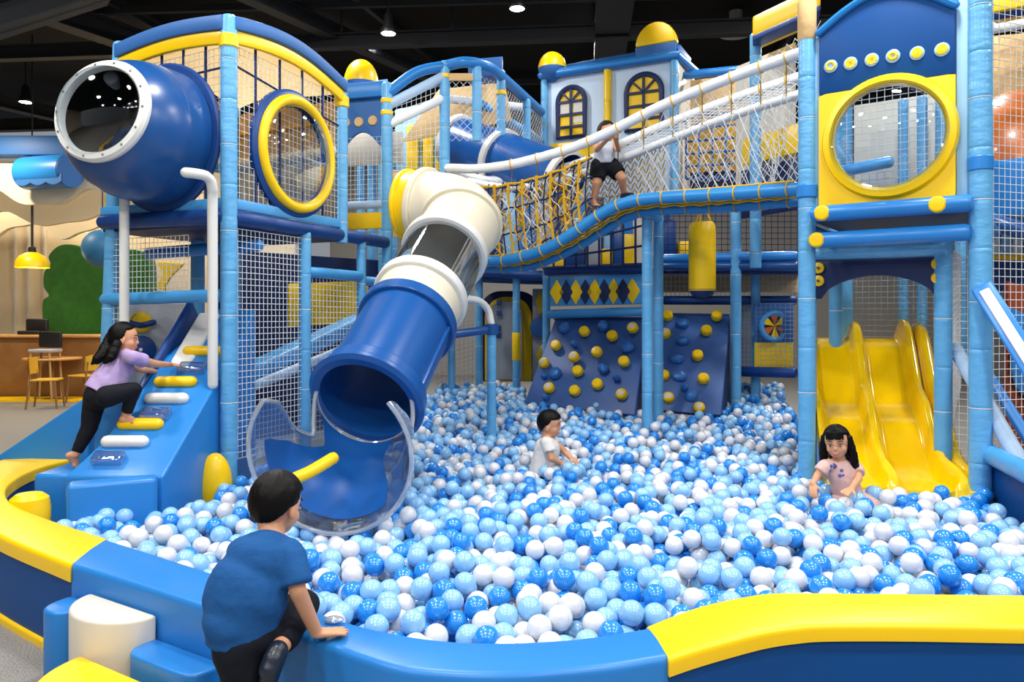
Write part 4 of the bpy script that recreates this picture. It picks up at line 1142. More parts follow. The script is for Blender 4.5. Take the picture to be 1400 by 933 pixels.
# ------------------------------------------------------------------ yellow wave slide
t = thing('wave_slide', 'glossy yellow two lane wave slide ending in the balls below the right tower', 'slide', V((2.64,5.2,0)))
b0 = V((2.2,5.32,0)); sdv = V((.42,1.45,0)).normalized(); sl_ = V((sdv.y,-sdv.x,0)); SW = .96
pf = spline([(-.06,0,.315),(.1,0,.30),(.28,0,.345),(.5,0,.47),(.7,0,.66),(.86,0,.73),(1.0,0,.80),(1.18,0,1.02),(1.34,0,1.22),(1.46,0,1.28),(1.62,0,1.29),(1.75,0,1.27)], 5)
def hq(q, i):
    s = pf[i].x; f = 1.0
    bp = lambda c, w, h: h*math.exp(-(abs(q-c)/w)**4)
    top = .0 if s < 1.6 else -(s-1.6)*2.2
    low = .12+.88*min(1, max(0, (s+.06)/.24))**.6
    return (bp(.015,.045,.15)+bp(.395,.05,.15)+bp(.785,.045,.17)+bp(.9,.055,.14))*low*(1 if s < 1.55 else max(.0, 1-((s-1.55)/.22)**2))
NQ = 100; rows = []
for i, p in enumerate(pf):
    row = []
    flare = .1*math.exp(-((p.x-.05)/.12)**2)
    for j in range(NQ+1):
        q = SW*j/NQ; qq = q+(flare*(q/SW))
        row.append(b0+sdv*p.x+sl_*qq+UP*(p.z+hq(q, i)))
    e0 = row[0]; e1 = row[-1]
    row = [V((e0.x,e0.y,max(.1,e0.z-.2)))]+row+[V((e1.x,e1.y,max(.1,e1.z-.22)))]
    rows.append(row)
rows.insert(0, [V((p.x,p.y,.1)) for p in rows[0]])
m = MB(); m.grid(rows); m.build('slide_body', M['slide'], t, angle=60)
m = MB(); gl = [b0+sdv*p.x+sl_*(SW*.908+.05*math.exp(-((p.x-.05)/.12)**2)*.9)+UP*(p.z+hq(SW*.908, i)+.004) for i, p in enumerate(pf) if p.x < 1.6]
gl = [b0+sdv*p.x+sl_*(.835+.045*math.exp(-((p.x-.05)/.12)**2))+UP*(p.z+hq(.835, i)+.002) for i, p in enumerate(pf) if -.02 < p.x < 1.62]
m.tube(gl, .006, 6); m.build('groove_seal', M['dark'], t)
REMOVE.append(lambda P: ((P[:,0]-b0.x)*sl_.x+(P[:,1]-b0.y)*sl_.y > -.03)&((P[:,0]-b0.x)*sl_.x+(P[:,1]-b0.y)*sl_.y < SW+.06)&((P[:,0]-b0.x)*sdv.x+(P[:,1]-b0.y)*sdv.y > -.02))

# ------------------------------------------------------------------ right edge: stairs, rails, low wall
t = thing('stair_rail', 'blue stair side board with a white strip at the right edge', 'stair rail', T(1370,440,4.7))
a, b = T(1342,392,5.0), T(1440,548,4.45); dd = (b-a).normalized(); nn = dd.cross(V((.6,1,0))).normalized()
m = MB(); m.bar(a, b, .06, .13, nn); m.build('side_board', M['mid'], t, bevel=.015)
m = MB(); m.bar(a+dd*.03-V((.02,.035,0)), b-V((.02,.035,0)), .02, .062, nn); m.build('white_strip', M['white'], t, bevel=.008)
t = thing('padded_rail', 'pale blue padded rail slanting down past the right post', 'rail', T(1370,590,4.8))
beam('rail_pad', M['bluepadwhite'], t, T(1303,472,5.5), T(1412,660,4.7), .05, .14)
m = MB(); m.bar(T(1348,508,5.3), T(1430,640,4.95), .05, .07, V((.8,0,.5))); m.build('side_board', M['mid'], t, bevel=.015)
t = thing('foam_wall', 'low blue padded wall with a tube top at the right end of the pool', 'foam wall', T(1370,680,4.6))
a, b = V((3.42,5.2,0)), V((2.98,4.05,0))
a = V((3.22,5.28,0)); b = V((2.99,4.3,0)); c_ = V((2.75,3.0,0))
beam('tube_pad', M['sky'], t, a+UP*.58, b+UP*.56+(b-a)*.1, .065, .4)
m = MB(); nrm_ = V((1,-.25,0)).normalized(); m.prism([a+UP*0, c_+(b-a)*.0, c_+UP*.5, a+UP*.55], nrm_*.12); m.build('wall_pad', M['rimwall'], t, bevel=.015)
t = thing('rust_wall', 'rust coloured wall panel behind the netting at the right edge', 'panel', T(1390,520,6.3))
pb = V((3.75,5.75,0)); pe = V((5.2,6.3,0))
board('panel', M['red'], t, [pb+UP*.2, pe+UP*.2, pe+UP*1.5, pb+UP*1.75], .04)
board('blue_shape', M['mid'], t, [pb.lerp(pe,f)+UP*z-V((0,.05,0)) for f, z in ((.0,1.1),(.03,.95),(.12,.85),(.2,.5),(.5,.4),(.5,1.3),(.0,1.55))], .02)
t = thing('copper_dome', 'shiny orange dome behind the netting at the upper right', 'dome', T(1392,205,7.2))
m = MB(); c = T(1392,232,7.2); m.lathe(c, UP, [(.62*math.cos(x), .74*math.sin(x)) for x in np.linspace(0, PI/2*.99, 20)], 48, caps=False); m.build('dome_shell', M['copper'], t)
m = MB(); m.lathe(c-UP*.5, UP, [(.66,0),(.68,.05),(.68,.45),(.64,.5)], 48); m.build('drum', M['mid'], t)
t = thing('play_tower', 'blue corner tower with yellow canopy at the upper right edge', 'play tower', T(1390,300,6.6))
beam('deck_beam', M['royal'], t, T(1346,300,6.2), T(1440,330,5.9), .07)
board('yellow_canopy', M['yellow'], t, [T(1342,20,5.6), T(1460,-4,5.2), T(1460,-40,5.2), T(1342,-8,5.6)], .3, .02)
beam('canopy_beam', M['navy'], t, T(1342,24,5.65), T(1460,4,5.3), .035)
beam('padded_rail', M['whitepad'], t, T(1346,40,6.3), T(1450,22,5.9), .05, .3)
board('tan_canvas', M['tan'], t, [T(1344,200,8.6), T(1460,200,8.6), T(1460,40,8.6), T(1344,50,8.6)], .02)
for px, mt in ((1362,'white'),(1378,'paleblue'),(1394,'white')):
    board('curtain_panel', M[mt], t, [T(px-9,350,7.6), T(px+5,350,7.6), T(px+6,286,7.6), T(px-5,284,7.6)], .03)
board('navy_wall', M['navy'], t, [T(1346,400,7.9), T(1460,400,7.9), T(1460,290,7.9), T(1346,290,7.9)], .03)
board('yellow_strip', M['yrope'], t, [T(1346,355,7.4), T(1460,357,7.4), T(1460,348,7.4), T(1346,348,7.4)], .03)
post('post', PM, t, V((4.75,6.6,0)), V((4.75,6.6,4.4)), .06)

# ------------------------------------------------------------------ canopy box left of the right tower
t = thing('canopy_box', 'small room with a yellow canopy and cream wall behind the right tower post', 'play tower', T(1060,150,8.0))
a, b = T(1029,430,8.0), T(1122,430,7.2); a.z = b.z = 0
z1 = 1.5+(430-22)/F*8.0
band('yellow_canopy', M['yellow'], t, a, b, z1, z1, .22, 0, .5, V((.3,.95,0)), bevel=.02)
band('blue_edge', M['navy'], t, a, b, z1-.2, z1-.2, .06, 0, .3, V((.3,.95,0)))
m = MB(); m.prism([a+UP*3.0+V((.1,.9,0)), b+UP*3.0+V((.1,.9,0)), b+UP*4.4+V((.1,.9,0)), a+UP*4.4+V((.1,.9,0))], V((0,.04,0))); m.build('cream_wall', M['offwhite'], t)
net('net_panel', M['netw'], t, a+UP*2.75, b+UP*2.75, b+UP*(z1-.35), a+UP*(z1-.55), .075, .004, diag=True)
beam('padded_rail', M['bluepadwhite'], t, a+UP*2.62, b+UP*2.66, .05, .3)
board('yellow_panel', M['yellow'], t, [a+UP*3.2+V((.1,.7,0)), b+UP*3.2+V((.1,.7,0)), b+UP*3.5+V((.1,.7,0)), a+UP*3.5+V((.1,.7,0))], .03)
board('dark_panel', M['deep'], t, [a+UP*2.6+V((.1,.75,0)), b+UP*2.6+V((.1,.75,0)), b+UP*3.15+V((.1,.75,0)), a+UP*3.15+V((.1,.75,0))], .03)
# rear enclosure between castle and canopy box
t = thing('rear_enclosure', 'netted enclosure of yellow panels and blue grids between castle and canopy box', 'play frame', T(985,200,9.2))
beam('roof_tube', M['mid'], t, T(935,103,9.6), T(1032,94,8.9), .055)
board('yellow_panel', M['yrope'], t, [T(940,236,9.8), T(1030,232,9.4), T(1030,160,9.4), T(940,176,9.8)], .03)
board('tan_canvas', M['tan'], t, [T(940,170,9.9), T(1030,160,9.6), T(1030,100,9.6), T(940,110,9.9)], .03)
net('blue_grid', M['netblue'], t, T(938,245,9.5), T(1030,240,9.1), T(1030,150,9.1), T(938,160,9.5), .17, .014)
net('net_panel', M['netw'], t, T(938,250,9.3), T(1030,245,8.9), T(1030,110,8.9), T(938,120,9.3), .07, .0028, diag=True)
board('dark_panel', M['deep'], t, [T(938,262,9.9), T(1030,262,9.5), T(1030,230,9.5), T(938,232,9.9)], .03)
# ------------------------------------------------------------------ coloured play equipment behind the grid net under the bridge
t = thing('grid_fence', 'dark square rope grid below the curved bridge rail', 'net fence', T(815,365,8.9))
net('rope_grid', M['netb'], t, T(742,367,9.2), T(886,364,8.5), T(886,278,8.5), T(742,330,9.2), .155, .013)
t = thing('block_shelf', 'row of yellow white and navy foam blocks behind the rope grid', 'foam blocks', T(815,360,10.2))
for x0, x1, y0, y1, mt in ((748,772,352,366,'yellow'),(773,800,338,364,'navy'),(801,822,300,364,'grey'),(823,838,340,366,'yellow'),(839,852,305,366,'royal'),(853,868,320,365,'yellow'),(869,886,298,364,'offwhite'),(905,925,300,352,'navy'),(780,800,298,336,'offwhite'),(928,945,330,352,'yellow')):
    board('foam_block', M[mt], t, [T(x0,y1,10.0), T(x1,y1,10.0), T(x1,y0,10.0), T(x0,y0,10.0)], .25, .02)
t = thing('rear_screen', 'blue and pale padded screen behind the rope bridge', 'play panel', T(730,300,10.6))
for i in range(12):
    x0 = 642+i*23; mt = ('sky','navy','paleblue','mid','offwhite','navy')[i % 6]
    board('screen_pad', M[mt], t, [T(x0,372,10.8), T(x0+22,372,10.8), T(x0+22,236,10.8), T(x0,240,10.8)], .06, .015)
# ================================================================== ROPE BRIDGE
M['railblue'] = mat('bridge_rail_blue', (46,138,208), .32, .5, (8, .2, .01))
def dpath(px_pts, d0, d1, n=8):
    x0, x1 = px_pts[0][0], px_pts[-1][0]
    return spline([W(x, y, d0+(d1-d0)*((x-x0)/(x1-x0))) for x, y in px_pts], n)
def resample(pts, n):
    L = [0.]
    for a, b in zip(pts, pts[1:]): L.append(L[-1]+(b-a).length)
    out = []; j = 0
    for i in range(n+1):
        s = L[-1]*i/n
        while j < len(L)-2 and L[j+1] < s: j += 1
        out.append(pts[j].lerp(pts[j+1], min(1, (s-L[j])/max(L[j+1]-L[j], 1e-9))))
    return out
t = thing('rope_bridge', 'curved rope bridge with white padded hand ropes and yellow lashing, the girl on it', 'rope bridge', W(860,290,7.4))
RB = t
rope1 = dpath([(613,230),(648,231),(687,227),(725,219),(780,203),(832,181),(909,143),(1000,106),(1096,72)], 7.8, 5.95)
rope2 = dpath([(622,234),(657,245),(687,245),(725,239),(766,231),(812,216),(852,196),(909,171),(1000,136),(1096,104)], 8.5, 6.6)
rope3 = dpath([(640,248),(690,257),(740,252),(800,236),(846,219),(909,194),(1000,159),(1096,128)], 8.3, 6.4)
railA = dpath([(650,357),(680,357),(710,352),(745,341),(780,321),(810,300),(840,283),(870,274),(910,270),(980,266),(1098,258)], 8.0, 5.95)
railB = dpath([(650,366),(700,367),(735,361),(770,347),(800,331),(845,303),(870,292),(910,287),(980,284),(1098,274)], 8.3, 6.25)
def padrope(name, mt, pts, r, step=.11, tie=True):
    m = MB(); P = resample(pts, max(4, int(sum((b-a).length for a, b in zip(pts, pts[1:]))/.03)))
    rr = [r*(.95 if i % 12 == 0 else 1.0) for i in range(len(P))]
    m.tube(P, rr, 12, rounded=True); return m.build(name, mt, t)
padrope('hand_rope', M['whitepad'], rope1, .047); padrope('hand_rope', M['whitepad'], rope2, .045); padrope('hand_rope', M['whitepad'], rope3, .04)
padrope('deck_rail', M['railblue'], railA, .056); padrope('deck_rail', M['railblue'], railB, .05)
# deck of lashed rope mesh between the rails and its far edge
far = [p+V((0,.75,.07)) for p in railA]
n = 60; PA, PF, PB = resample(railA, n), resample(far, n), resample(railB, n)
m = MB(); rows = [[PA[i].lerp(PF[i], k/6)+UP*(.02-.06*math.sin(PI*k/6)) for k in range(7)] for i in range(n+1)]
m.grid(rows); o = m.build('deck_mat', M['deep'], t)
padrope('deck_rail', M['mid'], far, .045)
# yellow lashing round the deck rails
m = MB()
for i in range(2, n, 4):
    tg = (PA[i+1]-PA[i-1]).normalized()
    m.torus(PA[i], tg, .058, .007, 14, 5)
    m.torus(PB[i], (PB[i+1]-PB[i-1]).normalized(), .053, .006, 14, 5)
    m.tube([PA[i]-UP*.05, PB[i]+UP*.05], .009, 5)
for k in (.3, .5, .7):
    m.tube([PA[i].lerp(PB[i], k)+V((0,-.02,.008*math.sin(i*2.1))) for i in range(n+1)], .012, 6)
m.build('rope_lashing', M['yrope'], t)
# side nets
def pxof(p): return CX+p.x/p.y*F
def at_px(pts, px):
    for a, b in zip(pts, pts[1:]):
        xa, xb = pxof(a), pxof(b)
        if xa <= px <= xb and xb > xa: return a.lerp(b, (px-xa)/(xb-xa))
    return pts[-1] if px > pxof(pts[-1]) else pts[0]
rr = random.Random(4); farp_ = far
def side(px, v, jit=0): 
    return at_px(railA, px).lerp(at_px(rope1, px), v)
# upright yellow and navy ropes on the left half
m1, m2 = MB(), MB()
for i, px in enumerate(range(662, 806, 19)):
    f = lambda v, px=px: side(px+5*math.sin(v*3+px), v)
    (m1).tube([f(v*.82/6) for v in range(7)], [.013,.015,.012,.016,.012,.015,.02], 6)
    f2 = lambda v, px=px: side(px+9+4*math.sin(v*4+px), v)
    m2.tube([f2(v/6) for v in range(6)], .008, 6)
m1.build('upright_rope', M['yrope'], t); m2.build('upright_rope', M['netb'], t)
m = MB()
for v in (.28, .55, .78):
    m.tube([side(px, v+.008*math.sin(px*.3)) for px in range(658, 812, 8)], .009, 6)
m.build('cross_rope', M['netb'], t)
m = MB(); m.tube([side(px, .8+.008*math.sin(px*.21)) for px in range(640, 812, 8)], .012, 6); m.tube([side(px, .06) for px in range(655, 1095, 10)], .01, 6); m.build('cross_rope', M['yrope'], t)
# loose zigzag netting, yellow and white
for mt, seed, n_, r_ in (('yrope', 1, 34, .007), ('netw', 2, 40, .0048)):
    m = MB(); q = random.Random(seed)
    for i in range(n_):
        px0 = q.uniform(660, 790); P = []
        vv_ = q.uniform(0, .3); s = q.choice((-1,1))
        for k in range(5):
            P.append(side(px0+s*(k % 2)*14+q.uniform(-4,4), min(.8, vv_+k*.16))+V((0,q.uniform(-.02,.06),0)))
        m.tube(spline(P, 3), r_, 5)
    m.build('netting', M[mt], t)
m = MB()
for j in range(7):
    P = []
    for i in range(22):
        px = 800+i*5.2; v = (j+(1.04 if i % 2 else 0))*.14
        P.append(at_px(farp_, px).lerp(at_px(rope3, px), min(1, v)))
    m.tube(spline(P, 3), .0065, 5)
m.build('netting', M['yrope'], t)
# fine diagonal white net: rear side, below the two rear hand ropes
farP = far
def rear(px, v): return (at_px(far, px)).lerp(at_px(rope3 if px < 1096 else rope3, px), v)
def diagnet(f, x0, x1, dx, r, mt, name, nseg=8, vs=(0,1)):
    m = MB()
    W_ = 60
    for s in (1, -1):
        px = x0-W_
        while px < x1+W_:
            P = []
            for k in range(nseg+1):
                v = k/nseg; x = px+s*W_*v
                if x0 <= x <= x1: P.append(f(x, vs[0]+(vs[1]-vs[0])*v))
            if len(P) > 1: m.tube(P, r, 4)
            px += dx
    return m.build(name, M[mt], t)
diagnet(rear, 700, 1092, 13, .0032, 'netw', 'side_net', 12)
def front(px, v): return at_px(railA, px).lerp(at_px(rope1, px), v)
diagnet(front, 868, 1092, 22, .003, 'netw', 'side_net', 12)
diagnet(lambda px, v: at_px(rope3, px).lerp(at_px(rope2, px), v), 660, 1092, 11, .0034, 'netw', 'side_net', 3)
# rope hangers
m = MB()
for px in (700, 735, 770, 805, 845, 880, 920, 960, 1000, 1040, 1075):
    m.tube([at_px(rope1,px), at_px(rope1,px).lerp(at_px(rope3,px),.5)+UP*-.02, at_px(rope3,px)], .006, 5)
    m.torus(at_px(rope1,px), at_px(rope1,px+4)-at_px(rope1,px-4), .05, .006, 14, 5)
    m.torus(at_px(rope2,px), at_px(rope2,px+4)-at_px(rope2,px-4), .048, .006, 14, 5)
m.build('hanger_rope', M['yrope'], t)
# dark grid at the mouth of the bridge by the right tower
g = WZ(885,586,.4); p = V((g.x, g.y, 0)); post('post', PM, t, p+UP*.1, V((p.x,p.y,zat(p,283))), .052)
g = WZ(900,571,.44); p = V((g.x, g.y, 0)); post('post', PM, t, p+UP*.1, V((p.x,p.y,zat(p,272))), .052)
beam('brace', M['sky'], t, W(886,292,7.4), W(903,300,7.9), .045)
KEEP += [(WZ(885,586,.4).x, WZ(885,586,.4).y, .055), (WZ(900,571,.44).x, WZ(900,571,.44).y, .055)]

# ================================================================== CAFE SIDE
WY = 15.4
m = MB(); m.abox(-15.8, -4.4, WY, WY+.12, 0, 4.6); struct('wall_cafe', m, mat('cafe_cream_wall', (232,216,186), .8, var=(1.2, (226,208,176), .6)))
for px in (22, 40, 62, 120, -20):
    x = (px-CX)/F*WY; m = MB(); m.abox(x-.03, x+.03, WY-.05, WY, 0, 4.2); struct('trim_1', m, M['offwhite'], bevel=.008)
def scallop(name, lab, y, x0, x1, ztop, zlow, amp, wl, ph, mt):
    m = MB(); top, bot = [], []
    n = 60
    for i in range(n+1):
        x = x0+(x1-x0)*i/n; b = zlow+amp*math.cos(2*PI*x/wl+ph)+.3*amp*math.cos(4.4*PI*x/wl+ph)
        top.append(V((x,y,ztop))); bot.append(V((x,y,b)))
    vs = bot+top+[p+V((0,.12,0)) for p in bot]+[p+V((0,.12,0)) for p in top]; k = n+1; fs = []
    for i in range(n): fs += [(i,i+1,k+i+1,k+i),(2*k+i,3*k+i,3*k+i+1,2*k+i+1),(i,2*k+i,2*k+i+1,i+1),(k+i,k+i+1,3*k+i+1,3*k+i)]
    fs += [(0,k,3*k,2*k),(n,2*k+n,3*k+n,k+n)]
    m.add(vs, fs); return setp(m.build(name, mt, None), lab, 'ceiling valance')
vc = mat('valance_cream', (242,228,200), .8)
scallop('wavy_valance', 'front cream wavy board hanging below the cafe ceiling', 12.6, -10, -6.05, 4.0, 3.42, .13, 1.7, .6, vc)
scallop('wavy_valance', 'middle cream wavy board hanging behind the front one over the cafe', 13.5, -11, -6.3, 3.9, 3.2, .12, 2.1, 2.4, vc)
scallop('wavy_valance', 'rearmost cream wavy board high on the cafe wall', 14.5, -12, -6.5, 3.8, 3.1, .14, 1.5, 1.0, vc)
m = MB(); m.abox(-13, -6.2, 12.4, 12.7, 4.1, 4.42); setp(m.build('fascia_board', M['castleblue'], None, bevel=.02), 'long pale blue fascia board above the cafe corner', 'fascia')
m = MB(); a = W(96,234,12.2); d = V((-1,.35,.02)).normalized(); u, w, _ = frame(d)
m.lathe(a, d, [(.0,-.012),(.25,-.01),(.27,.0),(.27,.95),(.25,.96)], 32); t = thing('awning_roll', 'blue rounded awning roll with a round end hanging over the cafe', 'awning', a)
m.build('roll', M['mid'], t)
m = MB(); m.lathe(a-d*.012, d, [(.0,-.012),(.262,-.01),(.262,.0)], 32, caps=False); m.build('end_disc', M['castleblue'], t)
m = MB(); rows = []
for i in range(31):
    s = i/30*1.0; dep = .12+.05*abs(math.sin(i/30*PI*3))
    p = a+d*s+V((0,-.24,-.08)); rows.append([p, p-UP*dep])
m.grid(rows); m.grid([[q+V((0,.02,0)) for q in r] for r in rows]); m.build('scalloped_edge', M['castleblue'], t)
c = W(140,340,12.4); m = MB(); m.ellipsoid(c, (.31,0,0), (0,.31,0), (0,0,.31), 32, 22)
t = thing('hanging_ball', 'big blue ball hanging beside the green bush board', 'hanging ball', c); m.build('ball_shell', mat('teal_ball', (44,112,158), .5), t)
m = MB(); m.tube([c+UP*.3, V((c.x,c.y,CEIL))], .008, 6); m.build('cord', M['dark'], t)
# green bush board
ol = [(66,536),(62,500),(63,470),(58,440),(58,412),(66,404),(59,392),(60,372),(68,362),(66,350),(78,337),(92,334),(108,337),(124,348),(140,345),(165,340),(200,350),(205,400),(208,470),(205,536)]
pts = spline([W(x,y,14.4) for x, y in ol], 6)
m = MB(); m.prism(pts, V((0,.3,0))); t_ = m.build('bush_board', M['green'], None, bevel=.1, bseg=4); setp(t_, 'dark green puffy bush shaped board behind the cafe counter', 'bush board')
# counter
t = thing('cafe_counter', 'long wooden counter along the cafe wall under the green bush board', 'counter', V((-8,13.9,0)))
m = MB(); m.abox(-13, -5.9, 13.75, 14.25, 0, 1.08); m.build('counter_body', M['wood'], t, bevel=.01)
m = MB(); m.abox(-13, -5.85, 13.68, 14.3, 1.08, 1.13); m.build('counter_top', M['lightwood'], t, bevel=.012)
for px, h in ((44,.34),(60,.3)):
    pass
q = W(45,458,13.95); t = thing('booster_seat', 'dark booster seat standing on the cafe counter', 'child seat', V((q.x,13.95,1.13)))
m = MB(); m.abox(q.x-.2, q.x+.2, 13.8, 14.1, 1.13, 1.2); m.build('seat_base', M['dark'], t, bevel=.02)
m = MB(); m.abox(q.x-.2, q.x+.2, 14.04, 14.12, 1.18, 1.42); m.build('seat_back', M['dark'], t, bevel=.03)
q = W(63,470,13.2); t = thing('high_chair', 'dark backed high chair standing in front of the cafe counter', 'high chair', V((q.x,13.2,0)))
m = MB(); m.abox(q.x-.2, q.x+.2, 13.3, 13.36, .92, 1.2); m.build('backrest', M['dark'], t, bevel=.03)
m = MB(); m.abox(q.x-.2, q.x+.2, 13.0, 13.36, .84, .9); m.build('seat', M['grey'], t, bevel=.02)
for sx in (-1,1):
    for sy in (13.03, 13.33):
        m = MB(); m.tube([(q.x+sx*.2,sy,0),(q.x+sx*.16,sy,.86)], .018, 8); m.build('leg', M['lightwood'], t)
def cafe_table(px, py, z, lab, r=.42):
    c = WZ(px, py, z); c.z = 0; t = thing('cafe_table', lab, 'table', c, 'cafe tables')
    m = MB(); m.lathe(c+UP*.7, UP, [(r-.02,0),(r,.012),(r,.03),(r-.01,.04)], 40); m.build('table_top', M['lightwood'], t)
    m = MB(); m.lathe(c, UP, [(.22,0),(.22,.015),(.05,.03),(.03,.06),(.03,.68),(.1,.7)], 24); m.build('pedestal', M['wood'], t)
    return c
def chair(c, ang, lab):
    c = V((c.x,c.y,0)); t = thing('cafe_chair', lab, 'chair', c, 'cafe chairs')
    f = V((math.cos(ang), math.sin(ang), 0)); s = V((-f.y, f.x, 0))
    m = MB(); m.prism([c+UP*.44+f*a*.2+s*b*.2 for a, b in ((1,.85),(1,-.85),(-.9,-1),(-.9,1))], UP*.03); m.build('seat', M['chairy'], t, bevel=.012)
    m = MB(); rows = []
    for k in range(7):
        b = -1+2*k/6; rows.append([c-f*(.2+.03*(1-b*b))+s*b*.2+UP*z_-f*.06*(z_-.55) for z_ in (.55,.68,.82-.03*b*b)])
    m.grid(rows); m.grid([[p+f*.02 for p in r] for r in rows]); m.build('backrest', M['chairy'], t)
    for a, b in ((1,1),(1,-1),(-1,1),(-1,-1)):
        m = MB(); m.tube([c+f*a*.2+s*b*.19, c+f*a*.16+s*b*.16+UP*.45] if a > 0 else [c-f*.24+s*b*.19, c-f*.18+s*b*.17+UP*.45, c-f*.22+s*b*.17+UP*.7], .016, 8); m.build('leg', M['wood'], t)
tb = cafe_table(72, 489, .74, 'round wooden cafe table between the yellow chairs', .46)
cafe_table(128, 481, .74, 'round wooden cafe table half hidden behind the left tower post', .42)
q = WZ(64,558,0); chair(q, .25, 'mustard yellow cafe chair nearest the left edge of the cafe')
q = WZ(97,552,0); chair(q+V((.12,.2,0)), 2.9, 'mustard yellow cafe chair on the right of the cafe table')
q = WZ(112,540,0); chair(q+V((.3,.4,0)), 2.6, 'mustard yellow cafe chair behind, close to the tower post')
q = W(44,366,12.8); t = thing('pendant_lamp', 'yellow dome pendant lamp hanging over the cafe table', 'pendant lamp', q)
m = MB(); m.lathe(q, UP, [(.255,0),(.26,.01),(.245,.1),(.19,.19),(.1,.245),(.05,.26)], 36, caps=False); m.build('lamp_shade', M['yellow'], t)
m = MB(); m.lathe(q+UP*.25, UP, [(.055,0),(.06,.02),(.055,.09),(.02,.11)], 18); m.tube([q+UP*.35, V((q.x,q.y,3.5))], .02, 8); m.tube([q+UP*.35, V((q.x,q.y,CEIL))], .012, 6); m.build('stem', M['dark'], t)
m = MB(); m.lathe(q+UP*.05, UP, [(.0,-.03),(.1,-.03),(.12,.02),(.1,.06)], 24); m.build('bulb', M['warmlens'], t)
m = MB(); m.abox(-13, -6.0, 13.0, 13.7, 0, .02); setp(m.build('floor_mat', M['yellow'], None), 'yellow floor strip along the foot of the cafe counter', 'floor mat')
# warm cafe lighting
for x, y, z, e in ((-8.3,11.4,2.9,140),(-7.2,14.2,3.0,65),(-9.8,13.8,3.0,65),(-8.4,14.6,2.2,40)):
    lamp(x, y, z+1.6, e, .3, (1,.85,.62))
q0 = W(44,360,12.8); l = bpy.data.lights.new('cafe_lamp','POINT'); l.energy = 30; l.color = (1,.8,.5); l.shadow_soft_size = .1
o = bpy.data.objects.new('cafe_lamp', l); COL.objects.link(o); o.location = q0+UP*-.1
# ================================================================== CHILDREN
def blob(name, prims, m_, parent, voxel=.008, smooth=5, post_fn=None, sub=0):
    mb = MB()
    for p in prims:
        k = p[0]
        if k == 'cap':
            _, a, r0, b, r1 = p; a, b = V(a), V(b); d = (b-a); L = d.length
            if L < 1e-5: continue
            pr = [(max(r0*math.cos(x), 1e-4), r0*math.sin(x)) for x in np.linspace(-PI/2*.999, 0, 7)]+[(max(r1*math.cos(x), 1e-4), L+r1*math.sin(x)) for x in np.linspace(0, PI/2*.999, 7)]
            mb.lathe(a, d, pr, 18)
        elif k == 'fru':
            _, a, r0, b, r1 = p; a, b = V(a), V(b); mb.lathe(a, b-a, [(1e-4,0),(r0,0),(r1,(b-a).length),(1e-4,(b-a).length)], 24, caps=False)
        elif k == 'ell':
            mb.ellipsoid(p[1], p[2], p[3], p[4], 22, 14)
    org = origin_of(parent)
    me = bpy.data.meshes.new(name); me.from_pydata([tuple(v-org) for v in mb.v], [], mb.f)
    b = bmesh.new(); b.from_mesh(me); bmesh.ops.remove_doubles(b, verts=b.verts, dist=1e-5); bmesh.ops.recalc_face_normals(b, faces=b.faces); b.to_mesh(me); b.free()
    tmp = bpy.data.objects.new(name+'_src', me); COL.objects.link(tmp)
    md = tmp.modifiers.new('r', 'REMESH'); md.mode = 'VOXEL'; md.voxel_size = voxel
    if smooth:
        sm = tmp.modifiers.new('s', 'SMOOTH'); sm.iterations = smooth; sm.factor = .5
    if sub:
        sb = tmp.modifiers.new('u', 'SUBSURF'); sb.levels = sub; sb.render_levels = sub
    dg = bpy.context.evaluated_depsgraph_get(); dg.update()
    me2 = bpy.data.meshes.new_from_object(tmp.evaluated_get(dg)); me2.name = name
    bpy.data.objects.remove(tmp, do_unlink=True); bpy.data.meshes.remove(me)
    if post_fn:
        for v in me2.vertices:
            q = post_fn(V(v.co)+org, V(v.normal))
            v.co = q-org
    me2.materials.clear(); me2.materials.append(m_); me2.shade_smooth()
    o = bpy.data.objects.new(name, me2); COL.objects.link(o); o.parent = parent
    return o
def wrinkle(scale, amp, seed=0., fold=None):
    def f(p, n):
        q = p*scale+V((seed, seed*.7, -seed))
        a = noise.noise(q)+.5*noise.noise(q*2.1)
        if fold is not None: a += .9*math.sin((p.dot(V(fold))*38)+4*noise.noise(p*5+V((seed,0,0))))*.5
        return p+n*amp*a
    return f
